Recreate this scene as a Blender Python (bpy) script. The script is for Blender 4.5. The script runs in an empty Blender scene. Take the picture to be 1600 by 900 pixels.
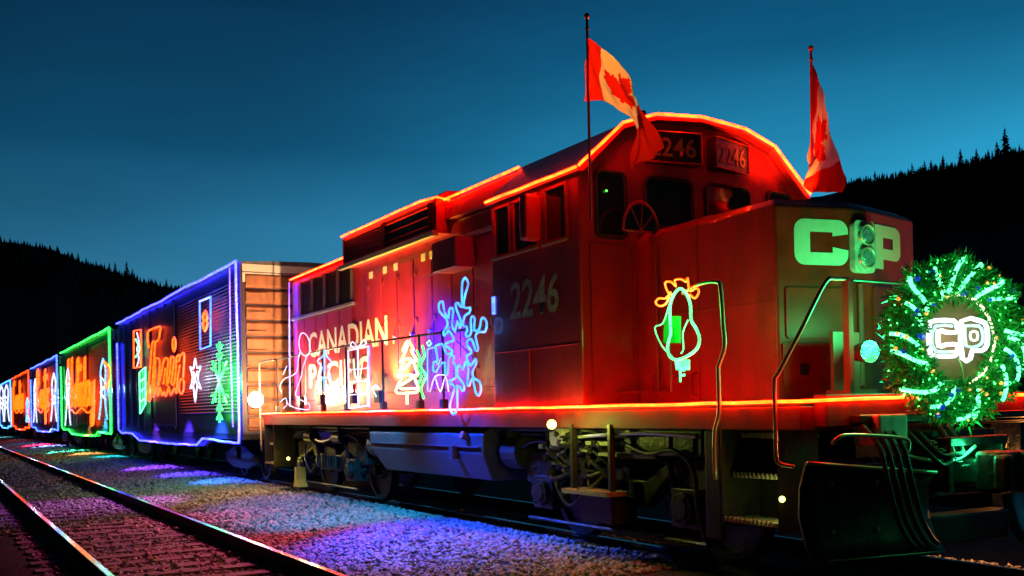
import bpy, math, random
import numpy as np
from mathutils import Vector, Matrix
random.seed(7); rng=np.random.default_rng(7)
R=math.radians
S=bpy.context.scene
COL=S.collection
# ------------------------------------------------------------------ camera
CAMH=1.46; FPX=35/36*1600; TH=R(30.25); ROLL=R(1.2); HY=189.0
cam=bpy.data.cameras.new('camera'); co=bpy.data.objects.new('camera',cam); COL.objects.link(co)
cam.lens=35; cam.sensor_width=36; cam.shift_y=HY/1600; cam.clip_end=9000; cam.clip_start=.05
# shift is applied before the roll, so the principal point follows the rolled vertical axis
fwd=Vector((-math.cos(TH),math.sin(TH),0)); right=Vector((math.sin(TH),math.cos(TH),0)); up=Vector((0,0,1))
M=Matrix((right,up,-fwd)).transposed()
co.matrix_world=Matrix.Translation((0,0,CAMH)) @ (M @ Matrix.Rotation(-ROLL,3,'Z')).to_4x4()
cam.shift_x=0
S.camera=co
# ------------------------------------------------------------------ render / world
S.view_settings.view_transform='Standard'; S.view_settings.look='None'; S.view_settings.exposure=0; S.view_settings.gamma=1
S.render.engine='CYCLES'
S.cycles.use_denoising=True; S.cycles.max_bounces=5; S.cycles.diffuse_bounces=3; S.cycles.glossy_bounces=3
S.cycles.transmission_bounces=3; S.cycles.sample_clamp_indirect=4; S.cycles.caustics_reflective=False; S.cycles.caustics_refractive=False
W=bpy.data.worlds.new('World'); S.world=W; W.use_nodes=True
def srgb(r,g,b):
    f=lambda c:(c/255/12.92 if c/255<=.04045 else ((c/255+.055)/1.055)**2.4)
    return (f(r),f(g),f(b),1)
def world():
    nt=W.node_tree; n=nt.nodes; l=nt.links; n.clear()
    out=n.new('ShaderNodeOutputWorld'); bg=n.new('ShaderNodeBackground'); l.new(bg.outputs[0],out.inputs[0])
    tc=n.new('ShaderNodeTexCoord'); sep=n.new('ShaderNodeSeparateXYZ'); l.new(tc.outputs['Generated'],sep.inputs[0])
    def ramp(stops):
        r=n.new('ShaderNodeValToRGB'); e=r.color_ramp.elements
        e[0].position,e[0].color=stops[0]; e[1].position,e[1].color=stops[1]
        for p,c in stops[2:]:
            x=e.new(p); x.color=c
        l.new(sep.outputs[2],r.inputs[0]); return r
    left=ramp([(0,srgb(64,142,182)),(.10,srgb(58,136,176)),(.17,srgb(40,118,158)),(.25,srgb(14,86,124)),(.38,srgb(4,54,88)),(1,srgb(1,10,22))])
    rt=ramp([(0,srgb(56,172,214)),(.12,srgb(50,166,208)),(.23,srgb(36,146,188)),(.33,srgb(12,98,140)),(.42,srgb(5,66,102)),(1,srgb(1,10,22))])
    dt=n.new('ShaderNodeVectorMath'); dt.operation='DOT_PRODUCT'; l.new(tc.outputs['Generated'],dt.inputs[0])
    a=TH+R(0); d=(right*.9+fwd*.42).normalized(); dt.inputs[1].default_value=d
    mr=n.new('ShaderNodeMapRange'); mr.inputs[1].default_value=.15; mr.inputs[2].default_value=.85; mr.clamp=True; mr.interpolation_type='SMOOTHSTEP'
    l.new(dt.outputs['Value'],mr.inputs[0])
    mx=n.new('ShaderNodeMixRGB'); l.new(mr.outputs[0],mx.inputs[0]); l.new(left.outputs[0],mx.inputs[1]); l.new(rt.outputs[0],mx.inputs[2])
    # dusk scattering from the physical sky, sun already at the horizon behind the right hill
    sk=n.new('ShaderNodeTexSky'); sk.sky_type='NISHITA'; sk.sun_disc=False; sk.sun_elevation=R(-3); sk.sun_rotation=R(60)
    ad=n.new('ShaderNodeMixRGB'); ad.blend_type='ADD'; ad.inputs[0].default_value=.03
    l.new(mx.outputs[0],ad.inputs[1]); l.new(sk.outputs[0],ad.inputs[2]); 
    # the sky away from the afterglow is already night
    d2=n.new('ShaderNodeVectorMath'); d2.operation='DOT_PRODUCT'; l.new(tc.outputs['Generated'],d2.inputs[0]); d2.inputs[1].default_value=(fwd*.93+right*.36).normalized()
    m2=n.new('ShaderNodeMapRange'); m2.inputs[1].default_value=.22; m2.inputs[2].default_value=.93; m2.inputs[3].default_value=.025; m2.inputs[4].default_value=1; m2.interpolation_type='SMOOTHSTEP'; l.new(d2.outputs['Value'],m2.inputs[0])
    sn=n.new('ShaderNodeTexNoise'); sn.inputs['Scale'].default_value=2.6; sn.inputs['Detail'].default_value=5; mpp=n.new('ShaderNodeMapping'); mpp.inputs['Scale'].default_value=(1,1,4); l.new(tc.outputs['Generated'],mpp.inputs[0]); l.new(mpp.outputs[0],sn.inputs[0])
    sm=n.new('ShaderNodeMapRange'); sm.inputs[1].default_value=.3; sm.inputs[2].default_value=.7; sm.inputs[3].default_value=.86; sm.inputs[4].default_value=1.14; l.new(sn.outputs[0],sm.inputs[0])
    v0=n.new('ShaderNodeVectorMath'); v0.operation='SCALE'; l.new(ad.outputs[0],v0.inputs[0]); l.new(sm.outputs[0],v0.inputs['Scale'])
    vm=n.new('ShaderNodeVectorMath'); vm.operation='SCALE'; l.new(v0.outputs[0],vm.inputs[0]); l.new(m2.outputs[0],vm.inputs['Scale']); l.new(vm.outputs[0],bg.inputs[0])
    bg.inputs[1].default_value=1.0
world()
def ray(x,y):
    a,b=x-800,y-450; cr,sr=math.cos(ROLL),math.sin(ROLL)
    dx=a*cr-b*sr; dy=a*sr+b*cr
    return right*(dx/FPX)+fwd+up*(-(dy-HY)/FPX)
def PY(x,y,Y): r=ray(x,y); t=Y/r.y; return Vector((r.x*t,Y,r.z*t+CAMH))
def PX(x,y,X): r=ray(x,y); t=X/r.x; return Vector((X,r.y*t,r.z*t+CAMH))
# ------------------------------------------------------------------ materials
def mat(name,col,rough=.5,metal=0,noise=0,nscale=8,bump=0,bscale=30,coat=0,spec=.5,trans=0,streak=0):
    m=bpy.data.materials.new(name); m.use_nodes=True; nt=m.node_tree; n=nt.nodes; l=nt.links
    b=n['Principled BSDF']; b.inputs['Base Color'].default_value=(*col,1); b.inputs['Roughness'].default_value=rough
    b.inputs['Metallic'].default_value=metal; b.inputs['Coat Weight'].default_value=coat; b.inputs['Specular IOR Level'].default_value=spec
    if trans: b.inputs['Transmission Weight'].default_value=trans
    tc=n.new('ShaderNodeTexCoord')
    if noise:
        t=n.new('ShaderNodeTexNoise'); t.inputs['Scale'].default_value=nscale; t.inputs['Detail'].default_value=6; l.new(tc.outputs['Object'],t.inputs[0])
        r=n.new('ShaderNodeValToRGB'); r.color_ramp.elements[0].position=.3; r.color_ramp.elements[1].position=.7
        r.color_ramp.elements[0].color=(*[c*(1-noise) for c in col],1); r.color_ramp.elements[1].color=(*[min(1,c*(1+noise*.6)) for c in col],1)
        l.new(t.outputs[0],r.inputs[0]); l.new(r.outputs[0],b.inputs['Base Color'])
        r2=n.new('ShaderNodeMapRange'); r2.inputs[3].default_value=max(.05,rough-.12); r2.inputs[4].default_value=min(1,rough+.15); l.new(t.outputs[0],r2.inputs[0]); l.new(r2.outputs[0],b.inputs['Roughness'])
    if streak:
        mp=n.new('ShaderNodeMapping'); mp.inputs['Scale'].default_value=(1.9,1.9,.45); l.new(tc.outputs['Object'],mp.inputs[0])
        t=n.new('ShaderNodeTexNoise'); t.inputs['Scale'].default_value=2.2; t.inputs['Detail'].default_value=8; t.inputs['Roughness'].default_value=.7; l.new(mp.outputs[0],t.inputs[0])
        q=n.new('ShaderNodeMapRange'); q.inputs[1].default_value=.42; q.inputs[2].default_value=.68; q.inputs[3].default_value=0; q.inputs[4].default_value=streak; l.new(t.outputs[0],q.inputs[0])
        mx=n.new('ShaderNodeMixRGB'); mx.inputs[2].default_value=(.03,.022,.02,1); l.new(q.outputs[0],mx.inputs[0]); src=b.inputs['Base Color'].links[0].from_socket if b.inputs['Base Color'].links else None
        if src: l.new(src,mx.inputs[1])
        else: mx.inputs[1].default_value=(*col,1)
        l.new(mx.outputs[0],b.inputs['Base Color'])
    if bump:
        t=n.new('ShaderNodeTexNoise'); t.inputs['Scale'].default_value=bscale; t.inputs['Detail'].default_value=5; l.new(tc.outputs['Object'],t.inputs[0])
        bp=n.new('ShaderNodeBump'); bp.inputs['Strength'].default_value=bump; bp.inputs['Distance'].default_value=.02; l.new(t.outputs[0],bp.inputs['Height']); l.new(bp.outputs[0],b.inputs['Normal'])
    return m
def emat(name,col,s):
    m=bpy.data.materials.new(name); m.use_nodes=True; nt=m.node_tree; n=nt.nodes; b=n['Principled BSDF']
    b.inputs['Base Color'].default_value=(.5,.5,.5,1); b.inputs['Emission Color'].default_value=(*col,1); b.inputs['Emission Strength'].default_value=s
    # diodes of a string are never equally bright
    tc=n.new('ShaderNodeTexCoord'); t=n.new('ShaderNodeTexNoise'); t.inputs['Scale'].default_value=9; t.inputs['Detail'].default_value=3; m.node_tree.links.new(tc.outputs['Object'],t.inputs[0])
    q=n.new('ShaderNodeMapRange'); q.inputs[1].default_value=.3; q.inputs[2].default_value=.7; q.inputs[3].default_value=s*.45; q.inputs[4].default_value=s*1.35; m.node_tree.links.new(t.outputs[0],q.inputs[0]); m.node_tree.links.new(q.outputs[0],b.inputs['Emission Strength'])
    return m
RED=mat('cp_red_paint',(.46,.016,.034),.36,streak=.42,noise=.18,nscale=3,bump=.05,bscale=6,coat=.3)
DRED=mat('dull_red_paint',(.30,.015,.012),.5,noise=.3,nscale=5)
NOSEFACE=mat('nose_red_paint',(.38,.014,.006),.40,streak=.45,noise=.4,nscale=4,bump=.04,bscale=8,coat=0,spec=.12)
BLACK=mat('black_paint',(.018,.018,.02),.42,noise=.4,nscale=9,bump=.2,bscale=20)
GREASE=mat('greasy_cast_steel',(.045,.041,.037),.36,metal=.6,noise=.5,nscale=14,bump=.35,bscale=25)
TANK=mat('tank_grey_paint',(.06,.048,.065),.45,streak=.5,noise=.3,nscale=3,bump=.08,bscale=5)
ROOF=mat('sooty_roof',(.10,.012,.012),.6,noise=.4,nscale=4)
WHITE=mat('white_lettering',(.8,.8,.78),.5)
BOARDLET=mat('board_numerals',(.26,.15,.13),.6,noise=.3,nscale=20)
NOSELET=mat('nose_lettering',(.5,.5,.48),.5,spec=.2,noise=.08,nscale=20)
FADED=mat('worn_lettering',(.50,.42,.42),.6,noise=.4,nscale=12)
GLASS=mat('dark_window_glass',(.012,.014,.018),.08,spec=.8)
RUBBER=mat('black_rubber',(.012,.012,.012),.6)
STEEL=mat('handrail_steel',(.55,.50,.42),.32,metal=.6)
GRILLE=mat('radiator_screen',(.10,.085,.08),.55,metal=.3,bump=.3,bscale=120)
LENS=mat('lamp_lens',(.6,.65,.62),.15,metal=.8,bump=.9,bscale=22)
CHROME=mat('lamp_bezel',(.6,.6,.6),.25,metal=.9)
CARSIDE=mat('boxcar_side_paint',(.085,.07,.11),.38,noise=.25,nscale=2.5,bump=.05,bscale=6)
CAREND=mat('boxcar_end_paint',(.48,.20,.10),.55,streak=.5,noise=.25,nscale=3,bump=.15,bscale=15)
CARROOF=mat('galvanised_roof',(.25,.26,.28),.45,metal=.5,noise=.3)
RAILSIDE=mat('rusty_rail_web',(.045,.022,.014),.8,noise=.5,nscale=20,bump=.3,bscale=60)
RAILTOP=mat('polished_railhead',(.75,.75,.75),.16,metal=1,bump=.02,bscale=8)
TIE=mat('creosoted_timber',(.085,.06,.05),.8,noise=.5,nscale=9,bump=.8,bscale=22)
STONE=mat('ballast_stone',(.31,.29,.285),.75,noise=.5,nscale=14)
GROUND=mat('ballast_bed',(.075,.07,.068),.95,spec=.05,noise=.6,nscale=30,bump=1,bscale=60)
FOREST=mat('forest_floor',(.010,.014,.010),.95,spec=.05,noise=.6,nscale=.03)
NEEDLE=mat('conifer_needles',(.010,.015,.010),.9,spec=.05)
BARK=mat('conifer_bark',(.03,.022,.018),.9)
LEAF=mat('garland_needles',(.02,.26,.05),.5)
BROWN=mat('wreath_board',(.26,.12,.06),.6,noise=.3,nscale=6)
# light-giving materials
E_RED=emat('red_led',(1,.014,.0008),54)
E_BLUE=emat('blue_led',(.020,.022,1),20)
E_VIOL=emat('violet_led',(.07,.03,1),8)
E_GREEN=emat('green_led',(.012,1,.045),9)
E_ORNG=emat('orange_led',(1,.050,.001),7)
E_ORNG2=emat('orange_rope_led',(1,.035,.002),7)
E_WHITE=emat('white_led',(.62,.68,1),1.7)
E_ICE=emat('ice_blue_led',(.16,.55,1),1.8)
E_SNOW=emat('snowflake_blue_led',(.035,.30,1),2.6)
E_BLUE2=emat('pale_blue_led',(.03,.08,1),8)
E_WARM=emat('warm_lamp',(1,.82,.5),60)
E_YEL=emat('yellow_work_lamp',(1,.92,.12),7)
E_MINT=emat('mint_led',(.085,1,.30),5.5)
E_BGRN=emat('bulb_green_led',(.08,1,.25),3)
E_TREEW=emat('tree_white_led',(1,.85,.42),2.2)
E_SIGN=emat('sign_white_led',(.8,1,1),2.2)
E_DOT=emat('green_dot',(.05,1,.1),4)
BLUEB=mat('blue_bauble',(.01,.04,.6),.15,coat=.5); BLUEB.node_tree.nodes['Principled BSDF'].inputs['Emission Color'].default_value=(.01,.06,.8,1); BLUEB.node_tree.nodes['Principled BSDF'].inputs['Emission Strength'].default_value=.6
GOLDB=emat('amber_mini_light',(1,.36,.05),1.6)
# ------------------------------------------------------------------ helpers
def base_of(o):
    p=Vector((0,0,0))
    while o: p+=o.location; o=o.parent
    return p
class MB:
    def __init__(s): s.v=[]; s.f=[]; s.m=[]; s.mi=0
    def add(s,vs,fs):
        k=len(s.v); s.v+= [tuple(v) for v in vs]; s.f+=[tuple(k+i for i in f) for f in fs]; s.m+=[s.mi]*len(fs); return s
    def box(s,x0,x1,y0,y1,z0,z1):
        return s.add([(x,y,z) for z in (z0,z1) for y in (y0,y1) for x in (x0,x1)],[(0,2,3,1),(4,5,7,6),(0,1,5,4),(2,6,7,3),(0,4,6,2),(1,3,7,5)])
    def tube(s,pts,r,n=6,closed=False,caps=True):
        pts=[Vector(p) for p in pts]; N=len(pts); vs=[]; fs=[]; prev=None
        for i,p in enumerate(pts):
            a=pts[i-1] if (i>0 or closed) else p; b=pts[(i+1)%N] if (i<N-1 or closed) else p
            t=(b-a)
            if t.length<1e-9: t=Vector((1,0,0))
            t.normalize()
            if prev is None:
                ref=Vector((0,0,1)) if abs(t.z)<.9 else Vector((0,1,0)); u=t.cross(ref).normalized()
            else:
                u=(prev-t*prev.dot(t)); u=u.normalized() if u.length>1e-6 else t.orthogonal().normalized()
            prev=u; w=t.cross(u); rr=r[i] if isinstance(r,(list,tuple)) else r
            for k in range(n):
                an=2*math.pi*k/n; vs.append(p+u*(rr*math.cos(an))+w*(rr*math.sin(an)))
        for i in range(N if closed else N-1):
            j=(i+1)%N
            for k in range(n): fs.append((i*n+k,i*n+(k+1)%n,j*n+(k+1)%n,j*n+k))
        if not closed and caps: fs.append(tuple(range(n))[::-1]); fs.append(tuple((N-1)*n+k for k in range(n)))
        return s.add(vs,fs)
    def cyl(s,a,b,r,n=16,r2=None): return s.tube([a,b],[r,r if r2 is None else r2],n)
    def prism(s,prof,fn0,fn1):  # prof 2-D list -> two rings
        n=len(prof); vs=[fn0(*p) for p in prof]+[fn1(*p) for p in prof]
        return s.add(vs,[tuple(range(n))[::-1],tuple(range(n,2*n))]+[(i,(i+1)%n,n+(i+1)%n,n+i) for i in range(n)])
    def ball(s,c,r,n=8,m=5):
        vs=[];fs=[]
        for j in range(1,m):
            t=math.pi*j/m
            for i in range(n):
                a=2*math.pi*i/n; vs.append((c[0]+r*math.sin(t)*math.cos(a),c[1]+r*math.sin(t)*math.sin(a),c[2]+r*math.cos(t)))
        vs+=[(c[0],c[1],c[2]+r),(c[0],c[1],c[2]-r)]; T=len(vs)-2
        for j in range(m-2):
            for i in range(n): fs.append((j*n+i,(j+1)*n+i,(j+1)*n+(i+1)%n,j*n+(i+1)%n))
        for i in range(n): fs.append((T,i,(i+1)%n)); fs.append((T+1,(m-2)*n+(i+1)%n,(m-2)*n+i))
        return s.add(vs,fs)
    def build(s,name,m,parent=None,smooth=False,bevel=0,loc=None):
        me=bpy.data.meshes.new(name)
        b=base_of(parent) if parent else Vector(loc or (0,0,0))
        me.from_pydata([(v[0]-b.x,v[1]-b.y,v[2]-b.z) for v in s.v],[],s.f)
        for mm in (m if isinstance(m,(list,tuple)) else [m]): me.materials.append(mm)
        if isinstance(m,(list,tuple)): me.polygons.foreach_set('material_index',s.m)
        if smooth: me.polygons.foreach_set('use_smooth',[True]*len(me.polygons))
        me.update(); o=bpy.data.objects.new(name,me); COL.objects.link(o)
        if parent: o.parent=parent
        elif loc: o.location=loc
        if bevel:
            md=o.modifiers.new('bevel','BEVEL'); md.width=bevel; md.segments=2; md.limit_method='ANGLE'
        return o
def tag(o,label=None,cat=None,group=None,kind=None):
    if label:o['label']=label
    if cat:o['category']=cat
    if group:o['group']=group
    if kind:o['kind']=kind
    return o
def empty(name,loc,label,cat,group=None):
    o=bpy.data.objects.new(name,None); o.empty_display_size=.2; COL.objects.link(o); o.location=loc; return tag(o,label,cat,group)
def copy_tree(o,parent=None):
    c=o.copy(); COL.objects.link(c); c.parent=parent
    for ch in [x for x in bpy.data.objects if x.parent==o]: copy_tree(ch,c)
    return c
def copy_tree_fast(o,kids,parent=None):
    c=o.copy(); COL.objects.link(c)
    if parent: c.parent=parent
    for ch in kids.get(o.name,[]): copy_tree_fast(ch,kids,c)
    return c
def smoothline(pts,k=5,closed=False):
    P=[Vector(p) for p in pts]; N=len(P); out=[]
    for i in range(N if closed else N-1):
        if closed: a,b,c,d=P[i-1],P[i],P[(i+1)%N],P[(i+2)%N]
        else: a,b,c,d=P[max(i-1,0)],P[i],P[i+1],P[min(i+2,N-1)]
        for j in range(k):
            t=j/k; out.append(.5*((2*b)+(c-a)*t+(2*a-5*b+4*c-d)*t*t+(3*b-a-3*c+d)*t**3))
    if not closed: out.append(P[-1])
    return out
def text_mesh(txt,size,extr,bold=0):
    c=bpy.data.curves.new('t','FONT'); c.body=txt; c.size=size; c.extrude=extr; c.offset=bold; c.resolution_u=3
    o=bpy.data.objects.new('t',c); COL.objects.link(o)
    bpy.context.view_layer.update()
    me=bpy.data.meshes.new_from_object(o); bpy.data.objects.remove(o); bpy.data.curves.remove(c); return me
def text_part(name,txt,m,parent,origin,ux,uy,w,h,extr=.004,bold=0,shear=0):
    """text fitted into the parallelogram origin + w*ux + h*uy"""
    me=text_mesh(txt,1,0,bold); me.name=name
    xs=[v.co.x for v in me.vertices]; ys=[v.co.y for v in me.vertices]; x0,x1,y0,y1=min(xs),max(xs),min(ys),max(ys)
    b=base_of(parent); ux=Vector(ux);uy=Vector(uy);nrm=ux.cross(uy).normalized()
    for v in me.vertices:
        a=(v.co.x-x0)/(x1-x0)*w; c=(v.co.y-y0)/(y1-y0)*h
        v.co=Vector(origin)+ux*(a+c*shear)+uy*c+nrm*extr-b
    me.materials.clear(); me.materials.append(m)
    o=bpy.data.objects.new(name,me); COL.objects.link(o); o.parent=parent; return o
def lamp(name,loc,col,power,parent,r=.05,spot=None,aim=None,blend=.5):
    l=bpy.data.lights.new(name,'SPOT' if spot else 'POINT'); l.color=col; l.energy=power; l.shadow_soft_size=r
    o=bpy.data.objects.new(name,l); COL.objects.link(o); b=base_of(parent) if parent else Vector((0,0,0)); o.location=Vector(loc)-b; o.parent=parent
    if spot:
        l.spot_size=R(spot); l.spot_blend=blend; o.rotation_euler=(Vector(aim)-Vector(loc)).to_track_quat('-Z','Y').to_euler()
    return o
# ------------------------------------------------------------------ ground
YC=7.15
def gz(Y):
    xs=[-3000,-40,-6,-1,.4,.9,3.7,4.3,5.0,5.7,6.2,6.45,8.0,8.6,9.6,12,60,3000]
    zs=[-1.2,-1.2,-.9,-.6,-.4,-.20,-.20,-.16,-.08,-.05,-.06,-.13,-.13,-.10,-.5,-.7,-.9,-1.2]
    return float(np.interp(Y,xs,zs))
gx=[-4000,-1500,-600,-300,-160]+list(range(-120,22,4))+[60,200,800,4000]
gy=[-3000,-600,-100,-40,-15,-6,-3,-1,.1,.4,.65,.9,1.5,2.3,3.1,3.7,4.0,4.3,4.65,5.0,5.35,5.7,6.2,6.45,7.2,8.0,8.3,8.6,9.1,9.6,12,20,60,200,800,3000]
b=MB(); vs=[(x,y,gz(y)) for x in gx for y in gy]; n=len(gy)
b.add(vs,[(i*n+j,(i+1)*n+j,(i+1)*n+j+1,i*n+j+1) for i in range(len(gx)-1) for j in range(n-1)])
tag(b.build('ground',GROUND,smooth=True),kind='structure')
# stones: far beyond counting
def stones():
    zones=[(-7.2,-14,3.0,7.2,400,.056),(-8,-16,1.0,3.0,330,.044),(-14,-24,2.6,6.6,210,.070),(-16,-26,.6,2.8,170,.056),(-24,-45,2.4,6.6,80,.09),(-26,-50,.2,2.4,50,.085),(-45,-80,2.2,6.6,25,.12),(-3.4,-7.2,8.4,10.6,260,.05)]
    V=np.array([(1,0,0),(-1,0,0),(0,1,0),(0,-1,0),(0,0,1),(0,0,-1)],float)
    T=np.array([(0,2,4),(2,1,4),(1,3,4),(3,0,4),(2,0,5),(1,2,5),(3,1,5),(0,3,5)])
    AV=[];c=0;AF=[]
    for x1,x0,y0,y1,d,sz in zones:
        N=int(abs(x1-x0)*(y1-y0)*d); X=rng.uniform(x0,x1,N); Y=rng.uniform(y0,y1,N)
        if y0>8: k=Y<8.45+10; X,Y=X[k],Y[k]
        Z=np.interp(Y,[.4,.9,3.7,4.3,5,5.7,6.2,6.45,8,8.6,9.6,12],[-.4,-.20,-.20,-.16,-.08,-.05,-.06,-.13,-.13,-.10,-.5,-.7])
        # keep ties showing inside the near track
        tie=(Y>.95)&(Y<3.6)&(np.abs(((X+8.0)/.56)-np.round((X+8.0)/.56))<.22)
        k=~tie|(rng.random(len(X))<.10); X,Y,Z=X[k],Y[k],Z[k]; Z=Z+np.where(tie[k],.03,0)
        rail=(np.abs(Y-1.40)<.06)|(np.abs(Y-3.15)<.06)|(np.abs(Y-6.5)<.06); X,Y,Z=X[~rail],Y[~rail],Z[~rail]; N=len(X)
        s=sz*rng.uniform(.45,1.0,(N,1,1)); J=V[None]*rng.uniform(.55,1.15,(N,6,1))+rng.normal(0,.18,(N,6,3))
        a=rng.uniform(0,6.28,N); b_=rng.uniform(-.9,.9,N)
        ca,sa,cb,sb=np.cos(a),np.sin(a),np.cos(b_),np.sin(b_); O=np.zeros(N)
        Rm=np.stack([np.stack([ca,-sa,O],1),np.stack([sa,ca,O],1),np.stack([O,O,O+1],1)],1)@np.stack([np.stack([O+1,O,O],1),np.stack([O,cb,-sb],1),np.stack([O,sb,cb],1)],1)
        P=np.einsum('nij,nkj->nki',Rm,J)*s; P[:,:,2]*=.75
        P+=np.stack([X,Y,Z+sz*.12],1)[:,None,:]
        AV.append(P.reshape(-1,3)); AF.append((T[None]+ (np.arange(N)*6)[:,None,None]+c).reshape(-1,3)); c+=N*6
    v=np.concatenate(AV); f=np.concatenate(AF)
    me=bpy.data.meshes.new('gravel'); me.vertices.add(len(v)); me.vertices.foreach_set('co',v.ravel().astype(np.float32))
    me.loops.add(len(f)*3); me.loops.foreach_set('vertex_index',f.ravel().astype(np.int32))
    me.polygons.add(len(f)); me.polygons.foreach_set('loop_start',(np.arange(len(f))*3).astype(np.int32)); me.polygons.foreach_set('loop_total',np.full(len(f),3,np.int32))
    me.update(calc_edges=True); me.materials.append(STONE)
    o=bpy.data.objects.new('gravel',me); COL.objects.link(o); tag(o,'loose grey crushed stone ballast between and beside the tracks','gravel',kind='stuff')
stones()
# ------------------------------------------------------------------ tracks
def rail(Y,label,x0=-160,x1=6):
    prof=[(-.07,-.16),(.07,-.16),(.07,-.145),(.012,-.12),(.012,-.045),(.036,-.035),(.036,-.006),(.03,0),(-.03,0),(-.036,-.006),(-.036,-.035),(-.012,-.045),(-.012,-.12),(-.07,-.145)]
    e=empty('rail',(0,Y,-.16),label,'rail','rails of the two tracks')
    b=MB(); b.prism(prof,lambda a,z:(x0,Y+a,z),lambda a,z:(x1,Y+a,z)); b.build('rail_web',RAILSIDE,e)
    b=MB(); b.box(x0,x1,Y-.029,Y+.029,.0,.003); b.build('running_surface',RAILTOP,e)
rail(3.15,'far rail of the empty track, bright with coloured reflections beside the gravel strip')
rail(1.40,'near rail of the empty track, shining in the lower left corner')
rail(6.5,'rail under the near side of the locomotive wheels')
rail(8.0,'rail under the far side of the train')
tb=MB(); tb.box(-.125,.125,-1.32,1.32,-.09,.09); tie0=tb.build('sleeper',TIE,bevel=.012)
tie0.location=(-8.0,2.27,-.262); tag(tie0,'weathered timber sleeper of the empty track, half buried in ballast','sleeper','sleepers of the empty track')
PLS=[]
for yy in (-.87,.87):
    plate=MB(); plate.box(-.09,.09,yy-.13,yy+.13,.09,.098); q=plate.build('tie_plate',RAILSIDE); q.parent=tie0; PLS.append(q)
for i in range(1,92):
    c=tie0.copy(); COL.objects.link(c)
    for q in PLS: p=q.copy(); COL.objects.link(p); p.parent=c
    c.location=(-8.0-.56*i,2.27+random.uniform(-.03,.03),-.262+random.uniform(-.008,.008)); c.rotation_euler=(0,random.uniform(-.01,.01),random.uniform(-.012,.012))
tb=MB(); tb.box(-.125,.125,-1.3,1.3,-.09,.09); t2=tb.build('sleeper',TIE,bevel=.012); t2.location=(-4.6,7.25,-.235)
tag(t2,'dark timber sleeper under the locomotive track, ends showing beside the rail','sleeper','sleepers of the train track')
for i in range(1,60):
    c=t2.copy(); COL.objects.link(c); c.location=(-4.6-.56*i,7.25+random.uniform(-.05,.05),-.235+random.uniform(-.008,.01))
# ------------------------------------------------------------------ hills and forest
ridge=[(-500,330,1500),(-250,345,1500),(-100,362,1500),(0,373,1500),(60,381,1480),(105,392,1460),(122,404,1450),(160,414,1430),(200,428,1400),(240,441,1380),(290,449,1350),(400,462,1300),(600,468,1200),(900,420,1000),(1100,360,900),(1250,312,820),(1330,292,780),(1400,284,740),(1480,270,700),(1560,254,660),(1600,248,640),(1700,236,600),(1900,225,560),(2300,215,520)]
b=MB(); rows=[]
xs=np.linspace(-500,2300,120); ys=np.interp(xs,[r[0] for r in ridge],[r[1] for r in ridge]); ds=np.interp(xs,[r[0] for r in ridge],[r[2] for r in ridge])
RIDGE=[]
prof=[(.12,0),(.25,.10),(.4,.25),(.55,.42),(.7,.62),(.82,.78),(.92,.91),(1,1),(1.15,.9),(1.5,.3),(1.8,0)]
for x,y,d in zip(xs,ys,ds):
    r=ray(x,y+4); hor=Vector((r.x,r.y,0)); L=hor.length; hor.normalize(); top=CAMH+r.z/L*d
    RIDGE.append((hor,d,top))
    for k,h in prof:
        hh=-1.3+(top+1.3)*h
        if 0<h<1: hh+=random.uniform(-1,1)*top*.025
        b.v.append((hor.x*d*k,hor.y*d*k,hh if h>0 else -1.6))
n=len(prof)
b.f=[(i*n+j,(i+1)*n+j,(i+1)*n+j+1,i*n+j+1) for i in range(len(xs)-1) for j in range(n-1)]; b.m=[0]*len(b.f)
tag(b.build('hills',FOREST,smooth=True),kind='structure')
def conifer(h,seed):
    rd=random.Random(seed); b=MB(); tiers=13
    for t in range(tiers):
        z=h*(.12+.86*t/tiers); rr=h*.19*(1-t/tiers)**.85*rd.uniform(.75,1.2)+.1
        for k in range(9):
            a=rd.uniform(0,6.28); q=rr*rd.uniform(.65,1.2); w=.32*q+.15
            c,s_=math.cos(a),math.sin(a); dz=-.35*q
            b.add([(0,0,z+h*.06),(c*q-s_*w,s_*q+c*w,z+dz),(c*q*1.25,s_*q*1.25,z+dz*1.3),(c*q+s_*w,s_*q-c*w,z+dz)],[(0,1,2),(0,2,3),(0,3,1),(1,3,2)])
    b.add([(0,0,h*1.04),(.25,0,h*.9),(-.15,.22,h*.9),(-.15,-.22,h*.9)],[(0,1,2),(0,2,3),(0,3,1)])
    t=MB(); t.tube([(0,0,-1.5),(0,0,h*.5),(0,0,h*.97)],[h*.018,h*.011,h*.003],6)
    return b,t
protos=[]
def hillpt(x):
    i=min(max((x+500)/2800*119,0),118.99); k=int(i); f=i-k
    a,c=RIDGE[k],RIDGE[k+1]; hor=(a[0]*(1-f)+c[0]*f).normalized(); return hor,a[1]*(1-f)+c[1]*f,a[2]*(1-f)+c[2]*f
GT='conifers standing along the ridges'
def plant(x,scale,first_label):
    hor,d,top=hillpt(x); k=random.randrange(len(protos)) if len(protos)>=6 else None
    if k is None:
        e=empty('conifer_tree',(0,0,0),'',''); c,t=conifer(13,len(protos)+3); cr=c.build('crown',NEEDLE,e); tr=t.build('trunk',BARK,e); protos.append((e,cr,tr))
    else:
        e0,c0,t0=protos[k]; e=e0.copy(); COL.objects.link(e)
        for q in (c0,t0): z=q.copy(); COL.objects.link(z); z.parent=e
    e.location=(hor.x*d,hor.y*d,top-1.5); e.scale=(scale,)*3; e.rotation_euler=(0,0,random.uniform(0,6))
    tag(e,first_label,'tree',GT)
LR='dark conifer silhouette in the tree line on the right hand hill'
LL='small dark conifer silhouette on the left hand ridge'
x=1325
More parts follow.
